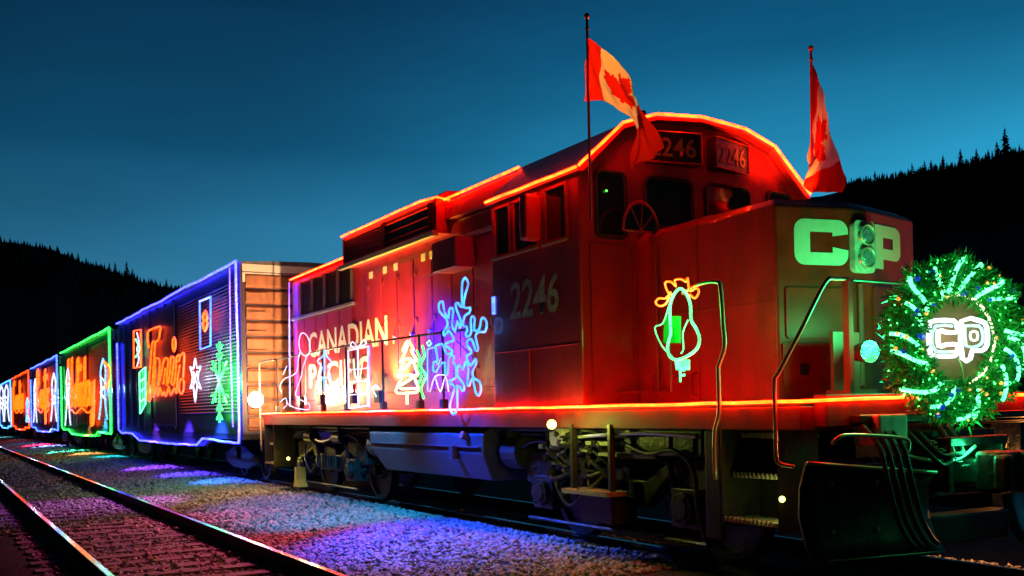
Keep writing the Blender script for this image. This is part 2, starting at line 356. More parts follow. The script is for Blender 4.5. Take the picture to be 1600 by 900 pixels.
while x<1615:
    plant(x,random.choice([.45,.55,.6,.7,.75,.95])*random.uniform(.85,1.15),LR); x+=random.uniform(1.5,4.2)
for x,sc in ((1386,.8),(1410,.75),(1440,.8),(1478,1.15),(1505,1.25),(1530,1.1),(1562,1.2),(1575,1.75),(1597,.9)): plant(x,sc,LR)
x=-5
while x<300:
    plant(x,random.uniform(.2,.42),LL); x+=random.uniform(2.2,6)
for x,sc in ((126,1.0),(139,.8),(175,1.0),(184,1.3),(202,1.75),(211,1.2),(264,1.0)): plant(x,sc,LL)
# the slopes themselves are wooded: one mass
fb=MB(); rd=random.Random(5)
for i in range(2600):
    x=rd.choice([rd.uniform(-60,330),rd.uniform(1320,1640),rd.uniform(1320,1640)]); hor,d,top=hillpt(x)
    k=rd.uniform(.55,.99); hh=np.interp(k,[p[0] for p in prof[:8]],[p[1] for p in prof[:8]]); z=-1.3+(top+1.3)*hh-2
    H=rd.uniform(6,12); cx,cy=hor.x*d*k,hor.y*d*k; w=H*.2
    p=[(cx+w*math.cos(a),cy+w*math.sin(a),z) for a in (0,1.26,2.5,3.77,5.03)]
    fb.add(p+[(cx,cy,z+H)],[(j,(j+1)%5,5) for j in range(5)])
tag(fb.build('forest',NEEDLE),'dark wooded slopes of the hills behind the train','forest',kind='stuff')
# ------------------------------------------------------------------ locomotive
NY=5.62; FY=8.68; HN=6.2; HF=8.1
loco=empty('locomotive',(-12.3,YC,0),'big red diesel locomotive numbered 2246 with raised cab and short nose, hung with festive lights','locomotive')
def P(b,name,m,**k): return b.build(name,m,loco,**k)
b=MB(); b.box(-19.3,-5.35,NY,FY,1.25,1.435); P(b,'side_sill',mat('dark_red_sill',(.10,.005,.004),.6,noise=.5,nscale=6),bevel=.01)  # sill colour darkened to narrow the rope light's glow band
b=MB(); b.box(-19.28,-5.37,NY+.005,FY-.005,1.437,1.46)
P(b,'walkway_deck',BLACK)
b=MB(); b.box(-19.0,-5.6,6.5,7.8,1.0,1.247); P(b,'centre_frame',BLACK)
# cable ducts and piping under sill
b=MB()
for z,y,r in ((1.22,5.85,.03),(1.16,5.95,.022),(1.24,6.1,.03)): b.tube([(-18.9,y,z),(-14.5,y,z-.01),(-10,y,z+.01),(-6.6,y,z)],r,8)
for x in np.arange(-18.5,-6.4,1.4): b.box(x-.02,x+.02,5.8,6.15,1.12,1.247)
P(b,'air_piping',GREASE)
# long hood
hp=[(HN,1.462),(HN,4.02),(6.33,4.18),(6.7,4.28),(YC,4.31),(7.6,4.28),(7.97,4.18),(HF,4.02),(HF,1.462)]
b=MB(); b.prism(hp,lambda y,z:(-19.15,y,z),lambda y,z:(-10.02,y,z)); P(b,'long_hood',RED,bevel=.015)
hr=[(y+(-.012 if y<YC else .012 if y>YC else 0),z+.012) for y,z in hp[2:7]]
b=MB(); b.prism([(6.25,4.13)]+hr+[(8.05,4.13)],lambda y,z:(-19.1,y,z),lambda y,z:(-15.8,y,z)); P(b,'hood_roof',ROOF)
# raised radiator housing
rp=[(5.98,3.88),(5.98,4.36),(6.15,4.47),(YC,4.55),(8.15,4.47),(8.32,4.36),(8.32,3.88)]
b=MB(); b.prism(rp,lambda y,z:(-15.75,y,z),lambda y,z:(-12.2,y,z)); P(b,'radiator_housing',RED,bevel=.012)
b=MB(); b.box(-15.8,-12.15,5.90,5.98,3.83,3.90); P(b,'housing_gutter',STEEL,bevel=.005)
rp2=[(6.12,4.06),(6.12,4.3),(6.3,4.42),(YC,4.52),(8.0,4.42),(8.18,4.3),(8.18,4.06)]
b=MB(); b.prism(rp2,lambda y,z:(-12.198,y,z),lambda y,z:(-10.02,y,z)); P(b,'exhaust_housing',RED,bevel=.012)
b=MB(); b.box(-12.0,-10.03,6.13,6.2,3.74,3.78); P(b,'hood_handrail_ledge',STEEL)
# louvres in radiator housing
def louvre(x0,x1,z0,z1,y,rows,m=GRILLE,name='louvre'):
    b=MB(); b.box(x0,x1,y-.012,y-.002,z0,z1)
    for i in range(rows):
        z=z0+(i+.5)*(z1-z0)/rows; b.add([(x0+.03,y-.03,z-.012),(x1-.03,y-.03,z-.012),(x1-.03,y-.012,z+.012),(x0+.03,y-.012,z+.012)],[(0,1,2,3)])
    for (a,c) in ((x0,x0+.03),(x1-.03,x1)): b.box(a,c,y-.04,y-.012,z0,z1)
    P(b,name,m)
louvre(-15.65,-14.0,3.95,4.32,5.98,9); louvre(-13.95,-12.35,3.95,4.32,5.98,3,BLACK)
for i in range(4):
    x0=-18.55+i*.68; louvre(x0,x0+.62,3.36,3.98,HN,22,name='intake_screen')
b=MB(); b.box(-19.13,-15.82,6.15,HN-.002,3.28,3.325); P(b,'hood_ledge',STEEL)
# hood doors
doors=[(-15.25+i*.62) for i in range(8)]
for i,x in enumerate(doors):
    e=MB(); e.box(x+.015,x+.595,HN-.022,HN-.003,1.75,3.70); d=P(e,'hood_door',RED,bevel=.006)
    h=MB()
    for z in (2.0,2.75,3.45): h=MB(); h.box(x+.03,x+.10,HN-.034,HN-.0225,z,z+.06); h.build('hinge',DRED,d)
    h=MB(); h.cyl((x+.52,HN-.023,2.6),(x+.52,HN-.05,2.6),.025,10); h.box(x+.50,x+.54,HN-.056,HN-.046,2.5,2.62); h.build('latch',STEEL,d)
for i in range(5):
    x=-19.0+i*.62
    e=MB(); e.box(x+.015,x+.595,HN-.020,HN-.003,1.7,3.25); P(e,'lower_hood_panel',RED,bevel=.006)
# placards
for (x,y,w,h) in ((583,430,7,9),(605,422,7,9),(622,417,6,8),(665,402,7,10),(678,398,7,10),(706,405,5,8)):
    p=PY(x,y,HN-.03); b=MB(); b.box(p.x-.07,p.x+.07,HN-.03,HN-.024,p.z-.055,p.z+.055); P(b,'notice_plate',WHITE)
# equipment box under the exhaust housing
b=MB(); b.box(-12.15,-11.45,5.88,HN-.03,3.32,3.72); P(b,'equipment_box',RED,bevel=.01)
b=MB(); b.add([(-12.15,5.88,3.30),(-11.45,5.88,3.30),(-11.3,5.60,3.22),(-12.0,5.60,3.22)],[(0,1,2,3)]); b.add([(-12.15,5.88,3.295),(-11.45,5.88,3.295),(-11.3,5.60,3.215),(-12.0,5.60,3.215)],[(3,2,1,0)]); P(b,'box_flap',FADED)
# lettering on the hood
def hood_text(s,x0,x1,y0,y1,m=WHITE):
    a=PY(x0,y1,HN-.026); c=PY(x1,(y0),HN-.026)
    return a,c
zA0,zA1=2.52,2.98
text_part('lettering','CANADIAN',WHITE,loco,(-18.15,HN-.024,2.50),(1,0,0),(0,0,1),3.75,.47,.003,.02)
text_part('lettering','PACIFIC',WHITE,loco,(-18.15,HN-.024,1.93),(1,0,0),(0,0,1),3.0,.45,.003,.02)
# cab
cp=[(5.6,1.462),(5.6,3.80),(6.12,4.28),(6.55,4.42),(YC,4.47),(7.75,4.42),(8.18,4.28),(8.70,3.80),(8.70,1.462)]
b=MB(); b.prism(cp,lambda y,z:(-10.0,y,z),lambda y,z:(-8.2,y,z)); P(b,'cab',RED,bevel=.02)
cr=[(5.54,3.80),(5.56,3.84),(6.10,4.325),(6.54,4.465),(YC,4.515),(7.76,4.465),(8.20,4.325),(8.74,3.84),(8.76,3.80),(8.70,3.795),(8.18,4.285),(7.75,4.425),(YC,4.475),(6.55,4.425),(6.12,4.285),(5.6,3.795)]
b=MB(); b.prism(cr,lambda y,z:(-10.06,y,z),lambda y,z:(-8.12,y,z)); P(b,'cab_roof',RED)
def side_window(x0,x1,z0,z1):
    y=5.6; f=MB(); t=.035
    f.box(x0-t,x1+t,y-.03,y-.002,z1,z1+t); f.box(x0-t,x1+t,y-.03,y-.002,z0-t,z0); f.box(x0-t,x0,y-.03,y-.002,z0,z1); f.box(x1,x1+t,y-.03,y-.002,z0,z1)
    w=P(f,'cab_side_window',DRED,bevel=.004); g=MB(); g.box(x0,x1,y-.012,y-.003,z0,z1); g.build('pane',GLASS,w)
    s=MB(); s.box(x0-.05,x1+.05,y-.06,y-.031,z0-.05,z0-.03); s.build('window_sill',STEEL,w)
side_window(-9.86,-9.56,3.2,3.72); side_window(-9.44,-8.98,3.2,3.72); side_window(-8.78,-8.42,3.2,3.72)
b=MB(); b.box(-8.97,-8.83,5.36,5.56,3.22,3.70); P(b,'wind_deflector',RED,bevel=.03)
text_part('lettering','2246',FADED,loco,(-9.60,5.597,2.45),(1,0,0),(0,0,1),1.0,.42,.004,.02,.1)
for (x0,z0,x1,z1) in ((-9.95,2.1,-8.25,2.1),(-9.2,1.6,-9.2,2.1)):
    b=MB(); b.tube([(x0,5.594,z0),(x1,5.594,z1)],.006,5); P(b,'panel_seam',DRED)
b=MB(); b.box(-9.99,-9.93,5.585,5.598,2.55,2.75); P(b,'number_tag',E_BLUE2)
# cab front windows
def round_rect(y0,y1,z0,z1,r,n=5):
    pts=[]
    for cy,cz,a0 in ((y1-r,z1-r,0),(y0+r,z1-r,90),(y0+r,z0+r,180),(y1-r,z0+r,270)):
        for i in range(n+1): a=R(a0+90*i/n); pts.append((cy+r*math.cos(a),cz+r*math.sin(a)))
    return pts
def front_window(y0,y1,z0,z1,X=-8.2,r=.07):
    f=MB(); f.tube([(X+.012,p[0],p[1]) for p in round_rect(y0,y1,z0,z1,r)],.022,6,closed=True); w=P(f,'cab_front_window',RUBBER,smooth=True)
    g=MB(); pr=round_rect(y0,y1,z0,z1,r); g.prism(pr,lambda y,z:(X+.003,y,z),lambda y,z:(X+.010,y,z)); g.build('pane',GLASS,w)
front_window(5.80,6.17,3.18,3.84)
front_window(6.42,7.06,3.33,3.84,r=.09); front_window(7.25,7.88,3.33,3.84,r=.09); front_window(8.15,8.5,3.2,3.84)
b=MB(); b.ball((-8.17,5.92,3.64),.012); P(b,'signal_dot',E_DOT)
b=MB(); b.tube([(-8.17,6.85,3.36),(-8.12,7.15,3.46),(-8.1,7.35,3.5)],.008,5); P(b,'wiper',STEEL)
# things on the dashboard side: sand filler and bell behind the nose
# front door outline
b=MB(); pts=[(-8.19,5.72,1.6),(-8.19,5.72,3.1),(-8.19,6.24,3.1),(-8.19,6.24,1.6)]; b.tube(pts,.008,5); P(b,'cab_door_seam',DRED)
# number boards, angled
def numberboard(side):
    s=1 if side>0 else -1
    ya,yb=(6.42,7.08) if s<0 else (7.88,7.28)
    z0,z1=3.99,4.33; xa,xb=-8.195,-8.05
    b=MB(); b.add([(xa,ya,z0),(xb,yb,z0),(xa,yb,z0),(xa,ya,z1),(xb,yb,z1),(xa,yb,z1)],[(0,1,2),(3,5,4),(0,3,4,1),(1,4,5,2),(0,2,5,3)])
    o=P(b,'number_board',BLACK)
    A=Vector((xa,ya,z0)); Bv=Vector((xb,yb,z0)); L,Rr=(A,Bv) if s<0 else (Bv,A)
    ux=(Rr-L).normalized(); w=(Rr-L).length
    f=MB(); n=ux.cross(Vector((0,0,1)))
    if s>0 : pass
    f.tube([L+n*.006+Vector((0,0,.01)),Rr+n*.006+Vector((0,0,.01)),Rr+n*.006+Vector((0,0,.33)),L+n*.006+Vector((0,0,.33))],.008,5,closed=True); f.build('board_rim',RED,o)
    text_part('lettering','2246',BOARDLET,o,L+ux*.07+Vector((0,0,.07)),ux,(0,0,1),w-.14,.2,.008,.01)
numberboard(-1); numberboard(1)
# short nose, V-shaped front
def nose_ring(z,dx=0,dy=0):
    return [(-8.198,6.3+dy,z),(-6.24-dx,6.3+dy,z),(-6.07-dx,7.07,z),(-6.07-dx,7.25,z),(-6.24-dx,8.1-dy,z),(-8.198,8.1-dy,z)]
b=MB(); r0=nose_ring(1.462); r1=nose_ring(3.17); r2=nose_ring(3.25,.12,.10); r3=nose_ring(3.27,.5,.4); b.v=r0+r1+r2+r3
for k in range(3):
    for i in range(6): b.f.append((k*6+i,k*6+(i+1)%6,(k+1)*6+(i+1)%6,(k+1)*6+i)); 
b.f+= [tuple(range(5,-1,-1)),tuple(18+i for i in range(6))]; b.m=[1 if f[1]-f[0]==1 and f[0]%6 in (1,2,3) and f[0]<12 else 0 for f in b.f]
nose=P(b,'nose',[RED,NOSEFACE],bevel=.02)
# facet frames for front
A=Vector((-6.24,6.3,0)); Bc=Vector((-6.07,7.07,0)); C2=Vector((-6.07,7.25,0)); D2=Vector((-6.24,8.1,0))
uL=(Bc-A).normalized(); nL=uL.cross(Vector((0,0,1))); uR=(D2-C2).normalized(); nR=uR.cross(Vector((0,0,1)))
def facet_poly(name,poly,org,u,nn,m,parent=loco,off=.006,th=.004):
    b=MB(); b.prism(poly,lambda a,z:org+u*a+nn*(off-th)+Vector((0,0,z)),lambda a,z:org+u*a+nn*off+Vector((0,0,z))); return b.build(name,m,parent)
def rc(x0,x1,z0,z1,r): return round_rect(x0,x1,z0,z1,r,4)
# letter C: ring with a wedge mouth, built as one outline
def C_outline(w,h,t):
    k=.10; o=[]
    o+=[(w,h*.62+.03)]; 
    for a in range(0,91,18): o.append((w-k+k*math.cos(R(a)),h-k+k*math.sin(R(a))))
    for a in range(90,181,18): o.append((k+k*math.cos(R(a)),h-k+k*math.sin(R(a))))
    for a in range(180,271,18): o.append((k+k*math.cos(R(a)),k+k*math.sin(R(a))))
    for a in range(270,361,18): o.append((w-k+k*math.cos(R(a)),k+k*math.sin(R(a))))
    o+=[(w,h*.34),(w*.71,h*.40),(w*.71,t),(w*.29,t),(w*.29,h-t),(w*.71,h-t),(w*.71,h*.64)]
    return o
zc0,zc1=2.66,3.06
facet_poly('letter_c',[(x+.18,z+zc0) for x,z in C_outline(.55,zc1-zc0,.11)],A,uL,nL,NOSELET)
b=MB(); w=.46;h=zc1-zc0
def pp(a,z): return C2+uR*(a+.13)+nR*.006+Vector((0,0,zc0+z))
for poly in ([(0,0),(.14,0),(.14,h),(0,h)],[(.1405,h),(.1405,h-.11),(.32,h-.11),(.32,h-.10),(.46,h-.10),(.455,h-.05),(.42,h-.015),(.37,h)],[(.3205,h-.1005),(.3205,.19),(.46,.19),(.46,h-.1005)],[(.1405,.19),(.1405,.09),(.38,.09),(.43,.11),(.46,.15),(.46,.1895)]):
    b.add([pp(*q) for q in poly],[tuple(range(len(poly)))])
P(b,'letter_p',NOSELET)
# twin headlight
b=MB(); b.prism(round_rect(7.03,7.29,2.60,3.06,.05),lambda y,z:(-6.085,y,z),lambda y,z:(-6.02,y,z)); hl=P(b,'headlight_housing',FADED)
for z in (2.93,2.73):
    c=MB(); c.cyl((-6.02,7.16,z),(-5.99,7.16,z),.098,20,.09); l=P(c,'headlight',CHROME,smooth=False)
    d=MB(); d.cyl((-5.992,7.16,z),(-5.982,7.16,z),.078,20,.06); d.build('lens',LENS,l)
    d=MB(); d.tube([(-5.985,7.16+.088*math.cos(t),z+.088*math.sin(t)) for t in np.linspace(0,6.283,20,endpoint=False)],.009,6,closed=True); d.build('lens_rim',STEEL,l,smooth=True)
# nose front panels, door, small hatches and posts
facet_poly('nose_hatch',rc(.08,.74,2.02,2.46,.03),A,uL,nL,NOSEFACE,off=.016,th=.012)
facet_poly('nose_hatch',rc(.04,.78,1.62,1.98,.02),A,uL,nL,NOSEFACE,off=.018,th=.014)
facet_poly('nose_hatch',rc(.06,.70,1.95,2.50,.05),C2,uR,nR,NOSEFACE,off=.018,th=.014)
for a in (.20,.62): facet_poly('hatch_eye',rc(a,a+.09,1.70,1.80,.02),A,uL,nL,BLACK,off=.026,th=.006)
b=MB(); b.cyl((-6.05,7.12,1.6),(-6.05,7.12,2.5),.028,10)
P(b,'nose_post',DRED)
# handrails of the front platform
def hr_tube(name,pts,r=.018,m=STEEL,k=4): b=MB(); b.tube(smoothline(pts,k),r,8); return P(b,name,m,smooth=True)
hr_tube('front_handrail',[(-5.42,6.25,2.42),(-5.42,6.10,2.42),(-5.42,5.98,2.38),(-5.45,5.75,2.02),(-5.50,5.56,1.70),(-5.52,5.53,1.62),(-5.52,5.53,1.3),(-5.52,5.53,1.06),(-5.50,5.56,1.0),(-5.42,5.62,.98)],.017,k=5)
hr_tube('front_handrail',[(-5.42,7.95,2.42),(-5.42,8.2,2.42),(-5.42,8.32,2.38),(-5.45,8.55,2.02),(-5.50,8.74,1.70),(-5.52,8.77,1.62),(-5.52,8.77,1.3),(-5.52,8.77,1.06),(-5.50,8.74,1.0)],.017,k=5)
b=MB(); b.tube([(-5.42,6.3,2.42),(-5.42,7.95,2.42)],.010,6); P(b,'safety_chain',BLACK)
b=MB(); b.box(-5.46,-5.40,6.22,6.27,1.462,2.44); P(b,'front_post',RED)
b=MB(); b.box(-5.46,-5.40,7.93,7.99,1.462,2.44); P(b,'front_post',RED)
hr_tube('side_handrail',[(-6.62,5.58,2.42),(-6.3,5.5,2.46),(-6.1,5.5,2.45),(-6.06,5.5,2.38),(-6.04,5.5,2.1),(-6.03,5.5,1.92),(-6.10,5.5,1.78),(-6.11,5.5,1.72),(-6.11,5.5,1.4),(-6.17,5.5,1.22),(-6.17,5.5,.85)],.018,k=4)
# classification lamp on bracket
b=MB(); b.box(-5.9,-5.66,6.5,6.85,1.463,1.56); b.box(-5.86,-5.83,6.52,6.84,1.56,2.05); brk=P(b,'lamp_bracket',DRED)
b=MB(); b.cyl((-5.80,6.72,1.87),(-5.60,6.68,1.87),.06,16,.095); o=P(b,'marker_lamp',DRED,smooth=True)
d=MB(); d.cyl((-5.60,6.68,1.87),(-5.585,6.677,1.87),.092,20); d.build('lens',LENS,o)
# front platform end plate, MU box, anticlimber
b=MB(); b.box(-5.348,-5.22,5.75,8.55,1.27,1.52); P(b,'end_plate',bpy.data.materials['dark_red_sill'],bevel=.012)
b=MB(); b.box(-5.22,-5.12,6.0,8.3,1.30,1.36); P(b,'anticlimber',BLACK,bevel=.01)
b=MB(); b.box(-5.30,-5.05,6.12,6.45,1.12,1.36); P(b,'socket_box',FADED,bevel=.02)
# step wells
def stepwell(ya,yb,xa,xb,sgn):
    for i,z in enumerate((.50,.86,1.18)):
        b=MB()
        y0=ya+(.10*i)*sgn; b.box(xa+.02,xb-.02,min(y0,y0+.28*sgn),max(y0,y0+.28*sgn),z,z+.03)
        for k in range(12): 
            q=xa+.03+k*(xb-xa-.06)/12; b.box(q,q+.015,min(y0,y0-.012*sgn),max(y0,y0-.012*sgn),z,z+.045)
        P(b,'step_tread',STEEL)
    b=MB(); b.box(xa-.02,xa,min(ya,yb),max(ya,yb),.45,1.29); b.box(xb,xb+.02,min(ya,yb),max(ya,yb),.45,1.29); b.box(xa,xb,min(yb,yb-.02*sgn),max(yb,yb-.02*sgn),.45,1.29)
    P(b,'step_well',BLACK)
stepwell(5.62,6.05,-6.22,-5.60,1); stepwell(8.68,8.25,-6.22,-5.60,-1); stepwell(5.62,6.05,-19.25,-18.7,1)
# snow plow
def plow(y0,y1,yc):
    b=MB(); n=8
    for i in range(n+1):
        t=i/n; y=y0+(y1-y0)*t; x=-5.28+.30*(1-abs(y-YC)/1.65)
        for z,dx in ((.30,.16),(.42,.08),(.62,.02),(.82,.03),(1.02-.10*abs(y-5.5 if y<YC else y-8.8)*1.0,.10)): b.v.append((x+dx,y,z))
    b.f=[(i*5+j,(i+1)*5+j,(i+1)*5+j+1,i*5+j+1) for i in range(n) for j in range(4)]; b.m=[0]*len(b.f)
    o=P(b,'snow_plow',mat('scraped_plow_steel',(.05,.048,.045),.42,metal=.5,noise=.6,nscale=7,bump=.3,bscale=14),smooth=True); md=o.modifiers.new('s','SOLIDIFY'); md.thickness=.03
    e=MB(); e.tube([b.v[i*5+4] for i in range(n+1)],.016,6); e.build('plow_rim',STEEL,o,smooth=True)
    e=MB(); e.tube([b.v[i*5] for i in range(n+1)],.014,6); e.build('plow_edge',GREASE,o,smooth=True)
plow(5.50,6.66,0); plow(7.64,8.82,0)
b=MB()
for y in (5.75,6.15,6.5):
    for z in (.5,.85):
        x=-5.28+.30*(1-abs(y-YC)/1.65)+.045; b.cyl((x-.02,y,z),(x+.02,y,z),.02,8)
tag(P(b,'plow_bolts',STEEL),kind='stuff')
b=MB()
for i in range(22):
    t=i/21; c_=Vector((-4.93,6.55+1.1*t,1.15-.22*math.sin(math.pi*t))); 
    b.tube([c_+Vector((0,.03*math.cos(a),.018*math.sin(a))) if i%2 else c_+Vector((.018*math.sin(a),.03*math.cos(a),0)) for a in np.linspace(0,6.283,8,endpoint=False)],.006,4,closed=True)
tag(P(b,'safety_chain',GREASE),kind='stuff')
b=MB(); b.box(-5.20,-5.02,6.66,7.64,.32,.56); P(b,'plow_centre',BLACK,bevel=.02)
# uncoupling lever, brake hoses, coupler
hr_tube('uncoupling_lever',[(-5.05,5.62,1.16),(-5.0,5.62,1.2),(-5.0,5.75,1.22),(-4.98,6.3,1.18),(-4.98,6.36,1.1),(-4.98,6.36,1.04),(-5.0,6.9,.98),(-4.9,7.05,1.1)],.014)
for k,y in enumerate((6.02,6.1,6.19,6.28)):
    hr_tube('brake_hose',[(-5.12,y,1.28),(-4.97,y,1.12),(-4.92,y+.02,.9),(-4.86,y+.05,.6),(-4.80,y+.09,.44),(-4.78,y+.13,.40)],.018,RUBBER)
for k,(y,zz) in enumerate(((6.5,.98),(6.62,1.06))):
    hr_tube('jumper_cable',[(-5.1,y,1.22),(-4.93,y+.04,1.04),(-4.9,y+.16,zz-.02),(-4.93,y+.30,1.06),(-5.08,y+.34,1.26)],.022,RUBBER)
b=MB(); b.box(-5.2,-4.72,7.03,7.27,.78,1.0); b.box(-4.85,-4.62,6.95,7.22,.74,1.06); b.box(-4.72,-4.5,7.18,7.32,.74,1.06); b.box(-4.68,-4.55,6.92,7.02,.76,1.04)
P(b,'coupler',GREASE,bevel=.03)
b=MB(); b.box(-5.22,-5.1,6.7,7.6,.7,1.22); b.box(-5.1,-4.95,6.78,6.84,.74,1.16); b.box(-5.1,-4.95,7.46,7.52,.74,1.16); b.box(-5.1,-4.93,6.78,7.52,1.10,1.17); P(b,'coupler_pocket',GREASE,bevel=.012)
# rear end
b=MB(); b.box(-20.15,-19.3,7.03,7.27,.8,1.0); b.box(-20.3,-20.0,6.98,7.25,.76,1.05); P(b,'rear_coupler',GREASE,bevel=.02)
hr_tube('rear_handrail',[(-19.25,5.55,.75),(-19.28,5.55,1.4),(-19.28,5.55,2.2),(-19.28,5.55,2.42),(-19.2,5.56,2.48),(-18.4,5.6,2.48)],.018)
# walkway handrails with stanchions
pr=[PY(462,555,5.62),PY(545,536,5.62),PY(660,526,5.62),PY(700,520,5.62),(-10.1,5.62,2.42)]
b=MB(); b.tube([(-18.4,5.62,2.48),(-14.7,5.62,2.50),(-12.0,5.62,2.46),(-10.1,5.62,2.42)],.016,8)
for x in (-18.35,-17.0,-15.85,-14.75,-13.3,-12.05,-11.35): b.tube([(x,5.62,1.56),(x,5.62,2.48)],.018,8); b.box(x-.04,x+.04,5.58,5.66,1.462,1.6)
P(b,'walkway_handrail',BLACK)
b=MB(); b.tube([(-18.4,8.68,2.48),(-10.1,8.68,2.44)],.016,8)
for x in (-18.35,-17.0,-15.5,-14,-12.5,-11.2): b.tube([(x,8.68,1.56),(x,8.68,2.48)],.018,8)
P(b,'walkway_handrail',BLACK)
# cab grab iron beside flag
b=MB(); b.tube([(-6.9,5.66,1.58),(-6.9,5.66,2.3)],.010,6); b.tube([(-8.12,5.95,1.6),(-7.62,6.24,1.6)],.01,5); P(b,'grab_iron',DRED)
b=MB(); b.tube([(-7.85,6.27,1.6),(-7.85,6.27,3.1)],.014,6); P(b,'grab_iron',RED)
for pts in ([(-7.25,6.297,1.47),(-7.25,6.297,3.2)],[(-8.15,6.297,2.35),(-6.3,6.297,2.35)]):
    b=MB(); b.tube(pts,.004,5); P(b,'nose_seam',DRED)
b=MB()
for z in np.arange(1.62,3.1,.12): b.ball((-6.27,6.296,z),.009,6,4); b.ball((-8.12,6.296,z),.009,6,4)
tag(P(b,'rivets',RED),kind='stuff')
b=MB()
for x in (-7.9,-7.3): b.tube([(x,6.3,1.55),(x,6.24,1.57),(x,6.24,1.75),(x,6.3,1.77)],.008,5)
P(b,'nose_grab_iron',DRED)
# arched mirror guard between door and nose
b=MB(); cx,cy,cz=-7.95,6.15,3.22
arc=[Vector((-7.98,6.2+.22*math.cos(t)*-1,3.22+.30*math.sin(t))) for t in np.linspace(0,math.pi,14)]
b.tube(arc+[arc[0]],.012,6)
for k in (4,7,10): b.tube([arc[k],(-7.98,6.2,3.22)],.006,5)
P(b,'mirror_guard',RED,smooth=True)
b=MB(); b.prism([(p.y,p.z) for p in [Vector((0,6.2-.19*math.cos(t),3.235+.26*math.sin(t))) for t in np.linspace(0,math.pi,12)]],lambda y,z:(-7.995,y,z),lambda y,z:(-7.985,y,z)); P(b,'mirror_glass',GLASS)
# roof equipment: horn and bell
b=MB()
for k,dy in enumerate((-.12,0,.12)): b.tube([(-11.0,YC+dy,4.62),(-10.7,YC+dy,4.62),(-10.55,YC+dy,4.62)],[.02,.035,.07],10)
b.box(-11.0,-10.9,YC-.15,YC+.15,4.52,4.62); P(b,'air_horn',BLACK)
b=MB(); b.tube([(-7.45,7.55,3.42),(-7.45,7.55,3.30),(-7.45,7.55,3.27)],[.03,.10,.12],12); b.box(-7.47,-7.43,7.4,7.7,3.27,3.29); P(b,'nose_bell',STEEL)
# fuel tank
tp=[(5.68,1.16),(5.68,.92),(5.82,.60),(8.48,.60),(8.62,.92),(8.62,1.16),(8.5,1.25),(5.8,1.25)]
b=MB(); b.v=[(-14.05,y,z) for y,z in tp]+[(-13.7 if z<.9 else -14.05,y,z) for y,z in tp]
b=MB()
def tx(z,e): return (-14.02+max(0,(1.0-z))*.75) if e==0 else (-10.45-max(0,(1.0-z))*.05)
b.prism(tp,lambda y,z:(tx(z,0),y,z),lambda y,z:(tx(z,1),y,z)); tk=P(b,'fuel_tank',TANK,bevel=.02)
b=MB(); b.box(-14.0,-10.5,5.64,5.69,1.0,1.015); b.box(-11.2,-11.1,5.6,5.7,.85,1.02); b.cyl((-10.85,5.7,1.12),(-10.85,5.6,1.16),.05,12); b.build('filler_and_seam',TANK,tk)
b=MB(); b.box(-14.03,-10.4,5.66,5.9,1.255,1.298); P(b,'tank_hanger',DRED)
for xa in (-10.3,-14.5): b=MB(); b.tube([(xa,6.02,.95),(xa+.35,6.02,.95)],.2,16); P(b,'air_reservoir',BLACK)
